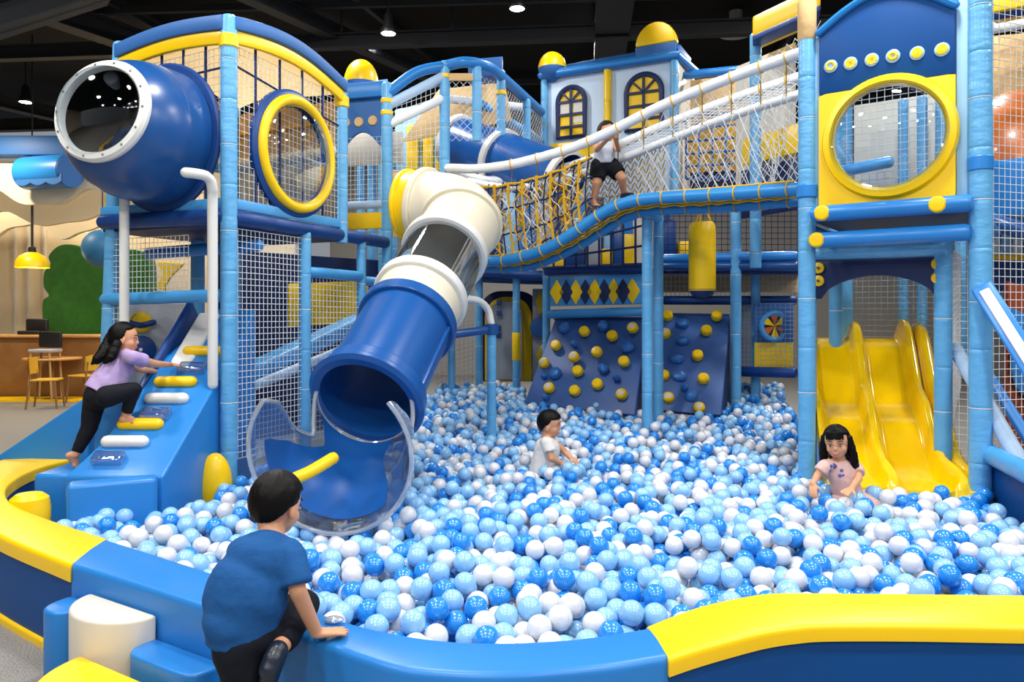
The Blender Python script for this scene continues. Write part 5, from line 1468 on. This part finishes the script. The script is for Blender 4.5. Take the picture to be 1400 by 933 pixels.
class Head:
    def __init__(s, c, face, up, size=1.0):
        s.c = V(c); s.f = V(face).normalized(); u = V(up); s.u = (u-s.f*u.dot(s.f)).normalized(); s.s = s.f.cross(s.u).normalized(); s.k = size
    def P(s, f, r, u):      # forward, towards its own right, up; metres before scale
        return s.c+(s.f*f+s.s*r+s.u*u)*s.k
    def prims(s):
        k = s.k
        E = lambda f, r, u, a, b, c: ('ell', s.P(f,r,u), s.f*a*k, s.s*b*k, s.u*c*k)
        return [E(-.008,0,.018,.088,.074,.086), E(.012,0,-.03,.068,.062,.068), E(.04,0,-.066,.034,.034,.028),
                E(.036,.032,-.034,.034,.028,.03), E(.036,-.032,-.034,.034,.028,.03),
                E(.082,0,-.026,.012,.0095,.012), E(.076,0,-.004,.01,.007,.03),
                E(.072,0,-.056,.012,.02,.007), E(.07,0,-.064,.012,.018,.007),
                E(-.004,.076,-.02,.02,.009,.028), E(-.004,-.076,-.02,.02,.009,.028)]
    def face(s, parent, smile=True):
        k = s.k
        for sg in (-1, 1):
            m = MB(); c = s.P(.0735, sg*.031, -.006); m.ellipsoid(c, s.f*.005*k, s.s*.012*k, s.u*(.0030 if smile else .0045)*k, 16, 10); e = m.build('eye', M['eyewhite'], parent)
            m = MB(); c = s.P(.0775, sg*.031, -.006); m.ellipsoid(c, s.f*.0035*k, s.s*.008*k, s.u*(.0038 if smile else .0052)*k, 14, 10); m.build('iris', M['eye'], e)
            m = MB(); m.tube([s.P(.068, sg*.045, .003), s.P(.0775, sg*.031, .0055), s.P(.0795, sg*.018, .001)], .0018*k, 6, rounded=True); m.build('eyelid', M['hair'], e)
            m = MB(); m.tube([s.P(.069, sg*.048, .02), s.P(.0785, sg*.034, .026), s.P(.083, sg*.017, .022)], .0026*k, 6, rounded=True); m.build('eyebrow', M['hair'], parent)
        m = MB(); d = .010 if smile else 0.
        m.tube([s.P(.068, -.027, -.058+d), s.P(.081, -.014, -.060+d*.2), s.P(.0845, 0, -.0615), s.P(.081, .014, -.060+d*.2), s.P(.068, .027, -.058+d)], [.0014*k,.003*k,.0038*k,.003*k,.0014*k], 8, rounded=True); m.build('lips', M['lips'], parent)
    def hair(s, parent, mt, style='bowl', seed=1., extra=None):
        k = s.k; mb = MB(); n1, n2 = 72, 48; vs, fs = [], []
        def rad(f, r, u):
            # f,r,u unit direction -> shell scale
            if style == 'bowl':
                line = .40-.10*abs(r) if f > .35 else (-.30 if f > -.15 else -.62)
                if .0 < f <= .35: line = -.18+(.58)*(f/.35)**1.5
                if -.15 < f <= 0: line = -.22
                if f <= -.15: line = -.22-(.62)*min(1, (-.15-f)/.4)
            else:
                line = .72-.35*abs(r) if f > .35 else -.55
                if .05 < f <= .35: line = -.45+(1.0)*((f-.05)/.3)
                if f <= .05: line = -.75
            h = (u-line)/.10
            return max(0., min(1., h+.5))
        for i in range(n2+1):
            th = PI*i/n2
            for j in range(n1):
                ph = 2*PI*j/n1; f, r, u = math.sin(th)*math.cos(ph), math.sin(th)*math.sin(ph), math.cos(th)
                h = rad(f, r, u); h = h*h*(3-2*h)
                st = .012*math.sin(ph*23+3*noise.noise(V((f*3,r*3,seed))))*math.sin(th)+.02*noise.noise(V((f*4,r*4,u*4+seed)))
                sc = .86+h*(.245+st)
                vs.append(s.P(-.008+f*.09*sc, r*.078*sc, .016+u*.092*sc))
        for i in range(n2):
            for j in range(n1):
                j2 = (j+1) % n1; fs.append((i*n1+j, i*n1+j2, (i+1)*n1+j2, (i+1)*n1+j))
        mb.add(vs, fs)
        return mb.build('hair', mt, parent, weld=True, angle=80)
def hand_prims(w, d, up, side, L=.105, curl=.25, spread=.1, th=1.0):
    """w wrist, d pointing direction, up = back-of-hand normal, side = unit towards the thumb"""
    w, d, up = V(w), V(d).normalized(), V(up); up = (up-d*up.dot(d)).normalized(); sd = V(side); sd = (sd-d*sd.dot(d)-up*sd.dot(up)).normalized()
    k = L/.105; out = []
    pw = .019*k; pl = .046*k
    for i in range(4):
        o = (1.5-i)/1.5*pw; out.append(('cap', w+sd*o*.6, .0105*k, w+d*pl+sd*o, .0088*k))
    ln = (.050,.056,.052,.042)
    for i in range(4):
        o = (1.5-i)/1.5; b = w+d*pl+sd*o*pw*1.05; fd = (d+sd*o*spread).normalized(); l = ln[i]*k
        a1 = curl*.6; a2 = curl*1.4; a3 = curl*2.0
        p1 = b+(fd*math.cos(a1)-up*math.sin(a1))*l*.42; p2 = p1+(fd*math.cos(a2)-up*math.sin(a2))*l*.33; p3 = p2+(fd*math.cos(a3)-up*math.sin(a3))*l*.25
        out += [('cap', b, .0072*k*th, p1, .0068*k*th), ('cap', p1, .0068*k*th, p2, .0062*k*th), ('cap', p2, .0062*k*th, p3, .0054*k*th)]
    tb = w+d*.012*k+sd*pw*.9; t1 = tb+(d*.6+sd*.75-up*.15).normalized()*.026*k; t2 = t1+(d*.85+sd*.4-up*.2).normalized()*.022*k
    out += [('cap', tb, .0095*k, t1, .008*k), ('cap', t1, .008*k, t2, .0062*k)]
    return out
def limb(pts, rs):
    return [('cap', pts[i], rs[i], pts[i+1], rs[i+1]) for i in range(len(pts)-1)]
def foot_prims(ankle, fwd, up=(0,0,1), L=.16):
    a, f, u = V(ankle), V(fwd).normalized(), V(up); u = (u-f*u.dot(f)).normalized(); s = f.cross(u); k = L/.16
    heel = a-u*.032*k-f*.018*k
    out = [('cap', a, .026*k, heel, .026*k), ('cap', heel, .025*k, a-u*.04*k+f*.07*k, .02*k), ('cap', a-u*.01*k+f*.01*k, .024*k, a-u*.042*k+f*.085*k, .016*k)]
    for i in range(5):
        o = (i-2)/2; b = a-u*.046*k+f*(.085)*k+s*o*.022*k; out.append(('cap', b-f*.03*k, .012*k, b+f*(.03-.005*abs(o)-.004*i)*k, .0088*k if i else .011*k))
    return out

# ------------------------------------------------------------------ boy leaning on the rim (seen from behind)
def boy_front():
    t = thing('person', 'boy in a blue T-shirt and dark jeans kneeling on the blue rim, seen from behind', 'person', V((-.84,2.42,0)))
    hip = V((-.845,2.40,.50)); chest = V((-.855,2.46,.67)); neck = V((-.80,2.53,.765)); hc = W(379,690,2.585)
    H = Head(hc, (.40,.88,-.28), (.05,.25,1), 1.0)
    neck = W(374,733,2.52); chest = W(360,772,2.49); mid = W(338,812,2.46); hip = W(326,855,2.44)
    shR = W(397,757,2.475); shL = W(331,753,2.5)
    elR = W(407,808,2.43); wrR = W(432,852,2.50); wrR.z = .456
    elL = V((-.89,2.66,.57)); wrL = W(391,812,2.80)
    knR = W(414,829,2.64); anR = W(381,888,2.40); hpR = W(356,868,2.46); hpL = W(326,878,2.41)
    knL = V((-.84,2.41,.26)); anL = V((-.83,2.33,.05))
    body = H.prims()+limb([hc-H.f*.03-H.u*.05, neck-UP*.02], [.04,.042])
    body += [('ell', chest, V((.09,0,0)), V((0,.075,.02)), V((0,-.02,.1))), ('ell', mid, V((.1,0,0)), V((0,.08,0)), V((0,0,.11))), ('ell', hip, V((.105,0,0)), V((0,.09,0)), V((0,0,.09)))]
    body += limb([neck-UP*.03, shR], [.036,.03])+limb([neck-UP*.03, shL], [.036,.03])
    body += limb([shR, elR, wrR], [.03,.028,.021])+limb([shL, elL, wrL], [.03,.028,.021])
    body += limb([hpR, knR, anR], [.07,.048,.03])+limb([hpL, knL, anL], [.07,.05,.034])
    body += hand_prims(wrR+V((.0,.0,-.006)), (.9,.42,-.06), (0,0,1), (-.3,.9,0), .11, .06, .16)
    body += hand_prims(wrL, (.5,.8,-.2), (0,0,1), (-.8,.5,0), .105, .3, .1)
    blob('body', body, M['skin'], t, .0048, 4)
    ux, uy = V((1,0,0)), V((0,1,0))
    sh = [('ell', chest+V((-.004,-.01,0)), ux*.118, uy*.098, UP*.115), ('ell', mid+V((-.0,-.012,0)), ux*.134, uy*.112, UP*.14), ('ell', hip+V((.0,-.005,.02)), ux*.108, uy*.112, UP*.09),
          ('fru', hip+V((.005,.0,-.06)), .108, mid, .128),
          ('cap', neck-UP*.04, .05, shR-UP*.004, .046), ('cap', neck-UP*.04, .05, shL-UP*.004, .046),
          ('cap', shR-V((.01,0,0)), .05, shR.lerp(elR,.2), .05), ('fru', shR, .05, shR.lerp(elR,.86), .054), ('cap', shL+V((.01,0,0)), .05, shL.lerp(elL,.2), .05), ('fru', shL, .05, shL.lerp(elL,.8), .052)]
    fw = wrinkle(11, .0042, 2., (.7,.2,.5))
    blob('shirt', sh, M['tee'], t, .0065, 6, fw)
    m = MB(); m.torus(neck+V((.0,-.01,-.008)), V((.05,.35,1)), .05, .008, 30, 8); m.build('collar', M['tee'], t)
    jn = [('ell', hip-UP*.035+ux*.025, ux*.112, uy*.1, UP*.075), ('cap', hpR, .08, knR, .056), ('cap', knR, .056, anR.lerp(knR,.2), .042), ('fru', knR, .056, anR.lerp(knR,.12), .043),
          ('cap', hpL, .082, knL, .062), ('fru', knL, .062, anL+UP*.03, .05)]
    blob('jeans', jn, M['jeans'], t, .008, 5, wrinkle(16, .005, 5., (.4,.3,.9)))
    fd = (anR-knR).normalized(); so = V((-.25,-.5,-.75)).normalized()
    blob('shoe', [('cap', anR+fd*.012, .035, anR+so*.05+fd*.02, .034), ('cap', anR+so*.02+fd*.02, .036, anR+so*.125+V((.01,.02,0)), .027)], M['shoe'], t, .006, 5)
    blob('shoe', [('cap', anL-UP*.005, .036, anL+V((.02,.11,-.015)), .03), ('cap', anL-UP*.012, .036, anL+V((.02,.1,-.02)), .03)], M['shoe'], t, .008, 5)
    H.hair(t, M['hair'], 'bowl', 1.)
    H.face(t)
    # small clear ball-like bracelet toy under the hand
    return t
boy_front()
# toy held by the boy's hand on the rim
q = V((-.565,2.62,.425)); q = WZ(449,850,.43)
m = MB(); m.ellipsoid(q+UP*.008+V((.02,-.005,0)), (.035,0,0), (0,.022,0), (0,0,.012), 18, 10); setp(m.build('clear_toy', M['lip'], None), 'small crinkled clear plastic toy by the boy hand on the blue rim', 'toy')

# ------------------------------------------------------------------ girl climbing the ramp
def girl_climb():
    t = thing('person', 'girl in a lilac T-shirt and black leggings climbing the blue ramp barefoot', 'person', W(130,600,5.1))
    d = 5.12
    hc = W(170,463,5.2); H = Head(hc, (.93,.32,-.05), (-.12,.05,1), 1.0)
    neck = W(168,481,5.19); chest = W(161,503,5.17); waist = W(143,530,5.12); hip = W(136,541,5.1)
    shR = W(180,489,5.08); shL = W(166,487,5.3)
    elR = W(213,498,5.3); wrR = W(234,499,5.62); elL = W(190,505,5.5); wrL = W(220,510,5.75)
    hpR = W(147,542,5.03); knR = W(183,533,5.1); anR = W(172,568,5.14)
    hpL = W(130,546,5.17); knL = W(122,585,5.15); anL = W(103,622,5.1)
    body = H.prims()+limb([hc-H.u*.05-H.f*.02, neck-UP*.03], [.042,.044])
    ddir = (chest-waist).normalized()
    body += [('cap', chest, .085, waist, .08), ('cap', waist, .08, hip, .09)]
    body += limb([neck-UP*.02, shR], [.045,.036])+limb([neck-UP*.02, shL], [.045,.036])
    body += limb([shR, elR, wrR], [.034,.026,.019])+limb([shL, elL, wrL], [.034,.026,.019])
    body += limb([hpR, knR, anR], [.066,.045,.027])+limb([hpL, knL, anL], [.068,.046,.028])
    body += hand_prims(wrR, (.75,.6,-.1), (0,-.3,.95), (-.5,.8,.1), .1, .3)+hand_prims(wrL, (.7,.6,-.25), (0,-.3,.95), (.6,-.7,0), .1, .3)
    body += foot_prims(anR, (.95,.2,-.12), (0.1,0,1), .15)+foot_prims(anL, (.35,.5,-.85), (.55,.1,.75), .15)
    blob('body', body, M['skin'], t, .0058, 3)
    sh = [('cap', chest+V((-.0,0,.0)), .1, waist, .096), ('fru', chest, .1, waist.lerp(hip,.75), .115), ('cap', neck-UP*.035, .052, shR, .046), ('cap', neck-UP*.035, .052, shL, .046),
          ('cap', chest, .1, neck-UP*.06, .06), ('fru', shR, .046, shR.lerp(elR,.5), .05), ('fru', shL, .046, shL.lerp(elL,.5), .05)]
    blob('shirt', sh, M['lilac'], t, .0075, 5, wrinkle(10, .006, 8., (.3,.3,.9)))
    lg = [('cap', hip, .098, waist.lerp(hip,.5), .09), ('cap', hpR, .075, knR, .052), ('fru', knR, .05, anR.lerp(knR,.12), .035), ('cap', knR, .051, knR.lerp(anR,.3), .046), ('cap', hpL, .077, knL, .054), ('fru', knL, .053, anL.lerp(knL,.1), .036), ('cap', knL, .053, knL.lerp(anL,.3), .048)]
    blob('leggings', lg, M['leggings'], t, .0075, 5, wrinkle(18, .003, 3.))
    H.hair(t, M['hair'], 'long', 2.)
    pt = [W(152,462,5.22), W(148,474,5.17), W(142,484,5.12), W(133,492,5.08), W(126,497,5.06)]
    blob('ponytail', limb(pt, [.04,.05,.046,.034,.012])+limb([W(160,470,5.1), W(152,488,5.06), W(143,497,5.05)], [.03,.034,.012]), M['hair'], t, .008, 3, wrinkle(40, .005, 1.))
    H.face(t)
girl_climb()
# landing pad at the ramp foot (part of the ramp's foam)
m = MB(); q = W(101,640,5.1); m.abox(-3.12, -2.8, 4.95, 5.35, 0, q.z-.01); setp(m.build('foam_pad', M['mid'], None, bevel=.03), 'small blue foam pad under the climbing girl back foot', 'foam pad')

# ------------------------------------------------------------------ boy sitting in the balls
def boy_pool():
    t = thing('person', 'boy in a white T-shirt sitting in the balls in profile facing the slide', 'person', W(750,640,5.85))
    D_ = 5.85
    hc = W(752,580,D_); H = Head(hc, (.97,-.22,-.1), (-.06,0,1), .98)
    neck = W(748,598,D_); chest = W(748,614,D_); hip = W(742,645,D_)
    shR = W(748,606,D_-.12); shL = W(757,604,D_+.1); elR = W(754,627,D_-.16); wrR = W(766,633,D_-.12); elL = W(768,614,D_+.05); wrL = W(780,626,D_-.05)
    body = H.prims()+limb([hc-H.u*.05-H.f*.02, neck-UP*.02], [.042,.044])+[('cap', chest, .085, hip, .09)]
    body += limb([neck-UP*.01, shR], [.045,.036])+limb([neck-UP*.01, shL], [.045,.036])+limb([shR, elR, wrR], [.034,.027,.02])+limb([shL, elL, wrL], [.034,.027,.02])
    body += limb([hip+V((0,-.07,-.06)), hip+V((.22,-.1,-.1)), hip+V((.36,-.08,-.16))], [.065,.045,.03])+limb([hip+V((0,.07,-.06)), hip+V((.22,.1,-.1)), hip+V((.36,.1,-.16))], [.065,.045,.03])
    body += hand_prims(wrR, (.9,.1,-.4), (.2,-.3,.9), (0,1,0), .1, .35)+hand_prims(wrL, (.8,-.3,-.5), (.2,-.3,.9), (0,-1,0), .1, .35)
    blob('body', body, M['skin'], t, .006, 3)
    sh = [('cap', chest, .1, hip, .108), ('cap', chest, .1, neck-UP*.05, .06), ('cap', neck-UP*.03, .05, shR, .047), ('cap', neck-UP*.03, .05, shL, .047), ('fru', shR, .047, shR.lerp(elR,.6), .05), ('fru', shL, .047, shL.lerp(elL,.5), .05)]
    blob('shirt', sh, M['whitecotton'], t, .0075, 5, wrinkle(11, .006, 4., (.3,.3,.8)))
    blob('shorts', [('cap', hip+V((0,-.06,-.07)), .08, hip+V((.16,-.09,-.09)), .06), ('cap', hip+V((0,.06,-.07)), .08, hip+V((.16,.09,-.09)), .06)], M['jeans'], t, .01, 4)
    H.hair(t, M['hair'], 'bowl', 3.); H.face(t, False)
    KEEP.append((hip.x-.02, hip.y, .09))
boy_pool()
# ------------------------------------------------------------------ girl by the yellow slide
def girl_slide():
    t = thing('person', 'smiling girl with long black hair in a pale pink T-shirt beside the yellow slide', 'person', W(1155,690,4.95))
    D_ = 4.93
    hc = W(1144,605,D_); H = Head(hc, (-.50,-.86,-.08), (-.1,.0,1), 1.0)
    neck = W(1148,628,D_+.02); chest = W(1150,645,D_+.02); hip = W(1160,676,D_+.03)
    shR = W(1128,637,D_-.02); shL = W(1170,638,D_+.03)
    elR = W(1118,650,D_-.03); wrR = W(1111,662,D_-.1); elL = W(1174,655,D_-.06); wrL = W(1164,669,D_-.2)
    body = H.prims()+limb([hc-H.u*.05-H.f*.02, neck-UP*.03], [.04,.043])+[('cap', chest-UP*.01, .064, hip, .075)]
    body += limb([neck-UP*.02, shR], [.036,.03])+limb([neck-UP*.02, shL], [.036,.03])+limb([shR, elR, wrR], [.032,.025,.019])+limb([shL, elL, wrL], [.032,.025,.019])
    body += limb([hip+V((-.06,-.02,-.06)), hip+V((-.08,-.2,-.12)), hip+V((-.08,-.3,-.18))], [.06,.044,.03])+limb([hip+V((.06,-.02,-.06)), hip+V((.1,-.18,-.1)), hip+V((.08,-.28,-.18))], [.06,.044,.03])
    body += hand_prims(wrR, (-.2,-.6,-.75), (-.5,-.5,.7), (1,0,0), .1, .3)+hand_prims(wrL, (-.75,-.6,-.12), (0,-.25,.95), (.5,-.8,0), .105, .12, .16)
    blob('body', body, M['skin'], t, .0055, 3)
    sh = [('ell', chest-UP*.01, V((.1,0,0)), V((0,.08,0)), V((0,0,.1))), ('cap', chest-UP*.02, .085, hip, .092), ('cap', neck-UP*.045, .042, shR, .04), ('cap', neck-UP*.045, .042, shL, .04), ('fru', shR, .042, shR.lerp(elR,.65), .046), ('fru', shL, .042, shL.lerp(elL,.6), .046)]
    so = blob('shirt', sh, M['pinktee'], t, .0075, 5, wrinkle(11, .005, 6., (.3,.3,.8)))
    blob('shorts', [('cap', hip+V((-.05,-.02,-.06)), .08, hip+V((-.07,-.14,-.1)), .06), ('cap', hip+V((.06,-.0,-.05)), .08, hip+V((.12,-.1,-.07)), .064)], M['pinktee'], t, .01, 4)
    # printed motif on the shirt
    m = MB(); q = random.Random(5)
    pf_ = V((-.18,-1,.05)).normalized(); u, w, _ = frame(pf_)
    for x, y, r in ((1138,638,.012),(1146,640,.016),(1152,644,.012),(1141,648,.014),(1148,651,.013),(1137,645,.009),(1144,634,.009),(1154,650,.009)):
        dr = V(((x-CX)/F,1,(HY-y)/F)); best = None
        c = chest+pf_*.101; s = (c-V((0,0,CZ))).dot(pf_)/dr.dot(pf_); p = V((0,0,CZ))+dr*s
        ok, loc, nn, _i = so.closest_point_on_mesh(p-origin_of(t)); loc = loc+origin_of(t)
        m.lathe(loc-nn*.002, nn, [(r,0),(r*.9,.004),(r*.3,.005)], 12)
    m.build('shirt_print', mat('print_purple', (84,92,160), .8), t)
    H.hair(t, M['hair'], 'long', 4.)
    blob('fringe', [('cap', H.P(.06, x, .075), .012, H.P(.084-abs(x)*.35, x*1.1, .034-.1*abs(x)), .004) for x in (-.045,-.03,-.018,-.006,.008,.02,.032,.045)], M['hair'], t, .004, 2)
    for sg in (1,-1):
        b = H.P(.0, sg*.074, .03); 
        blob('hair_lock', limb([b, H.P(.0, sg*.086, -.04), H.P(-.015, sg*.092, -.12), H.P(-.03, sg*.088, -.2), H.P(-.035, sg*.08, -.25)], [.024,.026,.028,.024,.008]), M['hair'], t, .006, 3, wrinkle(45, .004, 2.+sg))
    blob('hair_back', limb([H.P(-.05,0,-.02), H.P(-.075,.0,-.1), H.P(-.09,-.02,-.19), H.P(-.09,-.03,-.24)], [.075,.072,.055,.02])+limb([H.P(-.05,-.05,-.02), H.P(-.06,-.065,-.12), H.P(-.07,-.07,-.24)], [.04,.045,.016]), M['hair'], t, .008, 4, wrinkle(45, .005, 7.))
    H.face(t)
    KEEP.append((hip.x, hip.y, .1))
girl_slide()
# ------------------------------------------------------------------ girl on the rope bridge
def girl_bridge():
    D_ = 7.32
    t = thing('person', 'child in a grey top and black shorts holding the white rope on the bridge', 'person', W(830,282,D_+.1))
    hc = W(829,181,D_+.05); H = Head(hc, (.45,-.85,-.12), (0,0,1), .98)
    neck = W(827,194,D_+.06); chest = W(826,203,D_+.07); hip = W(827,224,D_+.08)
    shR = W(816,198,D_+.03); shL = W(839,199,D_+.08); elR = W(816,205,D_-.14); wrR = W(831,190,D_-.26); elL = W(846,205,D_-.08); wrL = W(841,188,D_-.26)
    hpR = hip+V((-.055,0,-.02)); hpL = hip+V((.06,0,-.02)); knR = W(816,250,D_+.05); anR = W(812,275,D_+.1); knL = W(850,243,D_-.0); anL = W(853,264,D_+.1)
    body = H.prims()+limb([hc-H.u*.05-H.f*.02, neck-UP*.02], [.04,.042])+[('cap', chest, .08, hip, .082)]
    body += limb([neck-UP*.01, shR], [.042,.034])+limb([neck-UP*.01, shL], [.042,.034])+limb([shR, elR, wrR], [.032,.026,.02])+limb([shL, elL, wrL], [.032,.026,.02])
    body += limb([hpR, knR, anR], [.068,.045,.028])+limb([hpL, knL, anL], [.068,.045,.028])
    body += hand_prims(wrR, (.3,-.4,.85), (-.2,.9,.3), (1,0,0), .1, .7)+hand_prims(wrL, (-.1,-.4,.9), (.2,.9,.3), (-1,0,0), .1, .7)
    body += foot_prims(anR, (.2,-.9,-.1), (0,0,1), .15)
    blob('body', body, M['skin'], t, .0065, 3)
    blob('top', [('ell', chest, V((.105,0,0)), V((0,.085,0)), V((0,0,.11))), ('fru', chest, .1, hip-UP*.0, .098), ('cap', neck-UP*.03, .045, shR.lerp(neck,.25), .042), ('cap', neck-UP*.03, .045, shL.lerp(neck,.25), .042)], M['greytee'], t, .0085, 4, wrinkle(11, .005, 9., (.3,.3,.8)))
    blob('shorts', [('cap', hip-UP*.02, .1, hip+UP*.02, .09), ('fru', hpR, .088, hpR.lerp(knR,.8), .078), ('fru', hpL, .088, hpL.lerp(knL,.75), .076), ('cap', hpR, .086, hpR.lerp(knR,.4), .08), ('cap', hpL, .086, hpL.lerp(knL,.4), .08)], M['leggings'], t, .0085, 4)
    blob('shoe', [('cap', anL-UP*.03, .036, anL+V((.06,-.1,-.04)), .03)], M['shoe'], t, .008, 4)
    H.hair(t, M['hairb'], 'long', 5.); H.face(t)
girl_bridge()
# ================================================================== BALLS
for mk in ():
    pass
def pack():
    xmin, ymin = poly.min(0); xmax, ymax = poly.max(0)
    area = 0.5*abs(sum(poly[i][0]*poly[(i+1) % len(poly)][1]-poly[(i+1) % len(poly)][0]*poly[i][1] for i in range(len(poly))))
    thick = .165
    N = int(area*thick*.60/(4/3*PI*BR**3))
    P = np.zeros((0,3))
    while len(P) < N:
        q = np.column_stack([rng.uniform(xmin, xmax, N), rng.uniform(ymin, ymax, N), rng.uniform(0, 1, N)])
        q = q[inside(q, poly, BR*.9)]
        P = np.vstack([P, q])
    P = P[:N].copy(); P[:,2] = zsurf(P[:,0],P[:,1])-thick*(1-P[:,2])
    hump = rng.uniform(-.012, .03, N)
    from mathutils import kdtree
    for it in range(60):
        if it % 4 == 0:
            cell = 2.5*BR; ij = np.floor(P/cell).astype(np.int64); ij -= ij.min(0)-1
            dims = ij.max(0)+3; key = (ij[:,0]*dims[1]+ij[:,1])*dims[2]+ij[:,2]
            order = np.argsort(key, kind='stable'); ks = key[order]
            I, J = [], []
            for dx in (-1,0,1):
                for dy in (-1,0,1):
                    for dz in (-1,0,1):
                        k2 = ((ij[:,0]+dx)*dims[1]+ij[:,1]+dy)*dims[2]+ij[:,2]+dz
                        lo = np.searchsorted(ks, k2, 'left'); hi = np.searchsorted(ks, k2, 'right')
                        cnt = hi-lo
                        if cnt.max(initial=0) == 0: continue
                        for c in range(cnt.max()):
                            s = np.nonzero(cnt > c)[0]; j = order[lo[s]+c]; ok = s < j
                            I.append(s[ok]); J.append(j[ok])
            I = np.concatenate(I); J = np.concatenate(J)
        dv = P[I]-P[J]; dist = np.maximum(np.linalg.norm(dv, axis=1), 1e-6)
        ov = np.maximum(2*BR*1.0-dist, 0); mv = dv/dist[:,None]*(ov*.36)[:,None]
        for ax_ in range(3):
            P[:,ax_] += np.bincount(I, mv[:,ax_], N)-np.bincount(J, mv[:,ax_], N)
        zs = zsurf(P[:,0],P[:,1])
        P[:,2] = np.clip(P[:,2]-.001, zs-thick-.01, zs+.0+hump)
        for kx, ky, kr in KEEP:
            dx, dy = P[:,0]-kx, P[:,1]-ky; dd = np.maximum(np.hypot(dx, dy), 1e-5); s = dd < kr+BR
            P[s,0] = kx+dx[s]/dd[s]*(kr+BR); P[s,1] = ky+dy[s]/dd[s]*(kr+BR)
        if it % 3 == 0:
            bad = ~inside(P, poly, BR)
            if bad.any():
                b = np.nonzero(bad)[0]
                # push back towards nearest boundary normal
                bd = np.full(len(b), 1e9); cp = np.zeros((len(b),2)); pn = np.zeros((len(b),2))
                for i in range(len(poly)):
                    a_, c_ = poly[i], poly[(i+1) % len(poly)]; ab = c_-a_; tt = np.clip(((P[b,0]-a_[0])*ab[0]+(P[b,1]-a_[1])*ab[1])/max(ab@ab,1e-12), 0, 1)
                    qx, qy = a_[0]+tt*ab[0], a_[1]+tt*ab[1]; d_ = np.hypot(P[b,0]-qx, P[b,1]-qy)
                    s = d_ < bd; bd[s] = d_[s]; cp[s,0] = qx[s]; cp[s,1] = qy[s]
                    nn = np.array([-ab[1], ab[0]])/max(np.linalg.norm(ab),1e-9); pn[s] = nn
                # inward side
                test = cp+pn*.02; ins = inside(test, poly, 0); pn[~ins] *= -1
                P[b,:2] = cp+pn*BR*1.02
    return P
BP = pack()
gone = np.zeros(len(BP), bool)
for fn in REMOVE: gone |= fn(BP)
BP = BP[~gone]
cols = rng.choice(3, len(BP), p=[.34,.42,.24])
bm_mats = [mat('ball_white', (218,221,228), .3, .5, coat=.7, coat_rough=.1), mat('ball_light_blue', (140,194,238), .28, .5, coat=.8, coat_rough=.1), mat('ball_blue', (26,136,226), .28, .5, coat=.8, coat_rough=.1)]
zsb = zsurf(BP[:,0],BP[:,1])
px = CX+BP[:,0]/BP[:,1]*F; py = HY-(BP[:,2]-CZ)/BP[:,1]*F
infr = (px > 4)&(px < 1396)&(py < 925)&(py > 0)&(BP[:,2] > zsb-.05)
near = np.argsort(BP[:,1]+(~infr)*100)[:300]
isn = np.zeros(len(BP), bool); isn[near] = True
def ico(sub):
    b = bmesh.new(); bmesh.ops.create_icosphere(b, subdivisions=sub, radius=BR)
    v = np.array([q.co[:] for q in b.verts]); f = np.array([[q.index for q in fc_.verts] for fc_ in b.faces]); b.free(); return v, f
v4, f4 = ico(4)
bmesh_ = []
for nm, m_ in zip(('white','light','blue'), bm_mats):
    me = bpy.data.meshes.new('ball_'+nm); me.from_pydata(v4.tolist(), [], f4.tolist()); me.materials.append(m_); me.shade_smooth(); bmesh_.append(me)
BLAB = ('glossy white plastic ball near the front rim of the ball pool', 'glossy light blue plastic ball near the front rim of the ball pool', 'glossy deep blue plastic ball near the front rim of the ball pool')
BGRP = ('white balls at the front of the pool', 'light blue balls at the front of the pool', 'deep blue balls at the front of the pool')
src = [None]*3
for i in near:
    c = cols[i]
    if src[c] is None:
        o = bpy.data.objects.new('plastic_ball', bmesh_[c]); setp(o, BLAB[c], 'ball', BGRP[c]); src[c] = o
    else: o = src[c].copy()
    COL.objects.link(o); o.location = BP[i]
yb_ = bpy.data.meshes.new('ball_yellow'); yb_.from_pydata(v4.tolist(), [], f4.tolist()); yb_.materials.append(M['yellow']); yb_.shade_smooth()
rest = np.nonzero(~isn)[0]
vv, ff, mi, base = [], [], [], 0
for lo, hi, sub in ((0,5.2,3),(5.2,99,2)):
    v, f = ico(sub)
    r = rest[(BP[rest,1] >= lo)&(BP[rest,1] < hi)]
    if not len(r): continue
    vv.append((v[None]+BP[r][:,None]).reshape(-1,3)); ff.append((f[None]+(np.arange(len(r))*len(v))[:,None,None]+base).reshape(-1,3)); base += len(r)*len(v)
    mi.append(np.repeat(cols[r], len(f)))
vv = np.vstack(vv); ff = np.vstack(ff); mi = np.concatenate(mi)
me = bpy.data.meshes.new('ball_pit_fill')
me.vertices.add(len(vv)); me.vertices.foreach_set('co', vv.ravel())
me.loops.add(len(ff)*3); me.loops.foreach_set('vertex_index', ff.ravel().astype(np.int32))
me.polygons.add(len(ff)); me.polygons.foreach_set('loop_start', (np.arange(len(ff))*3).astype(np.int32))
for m_ in bm_mats: me.materials.append(m_)
me.polygons.foreach_set('material_index', mi.astype(np.int32)); me.update(calc_edges=True); me.validate(); me.shade_smooth()
o = bpy.data.objects.new('ball_pit_fill', me); COL.objects.link(o)
setp(o, 'thousands of white and blue plastic balls filling the pool behind the front rows', 'balls', None, 'stuff')
# floor of the pool
m = MB(); m.prism([V((x,y,.1)) for x, y in POOL], UP*.04); setp(m.build('pool_floor_mat', M['mid'], None, smooth=False), 'blue padded mat lining the bottom of the ball pool', 'mat')
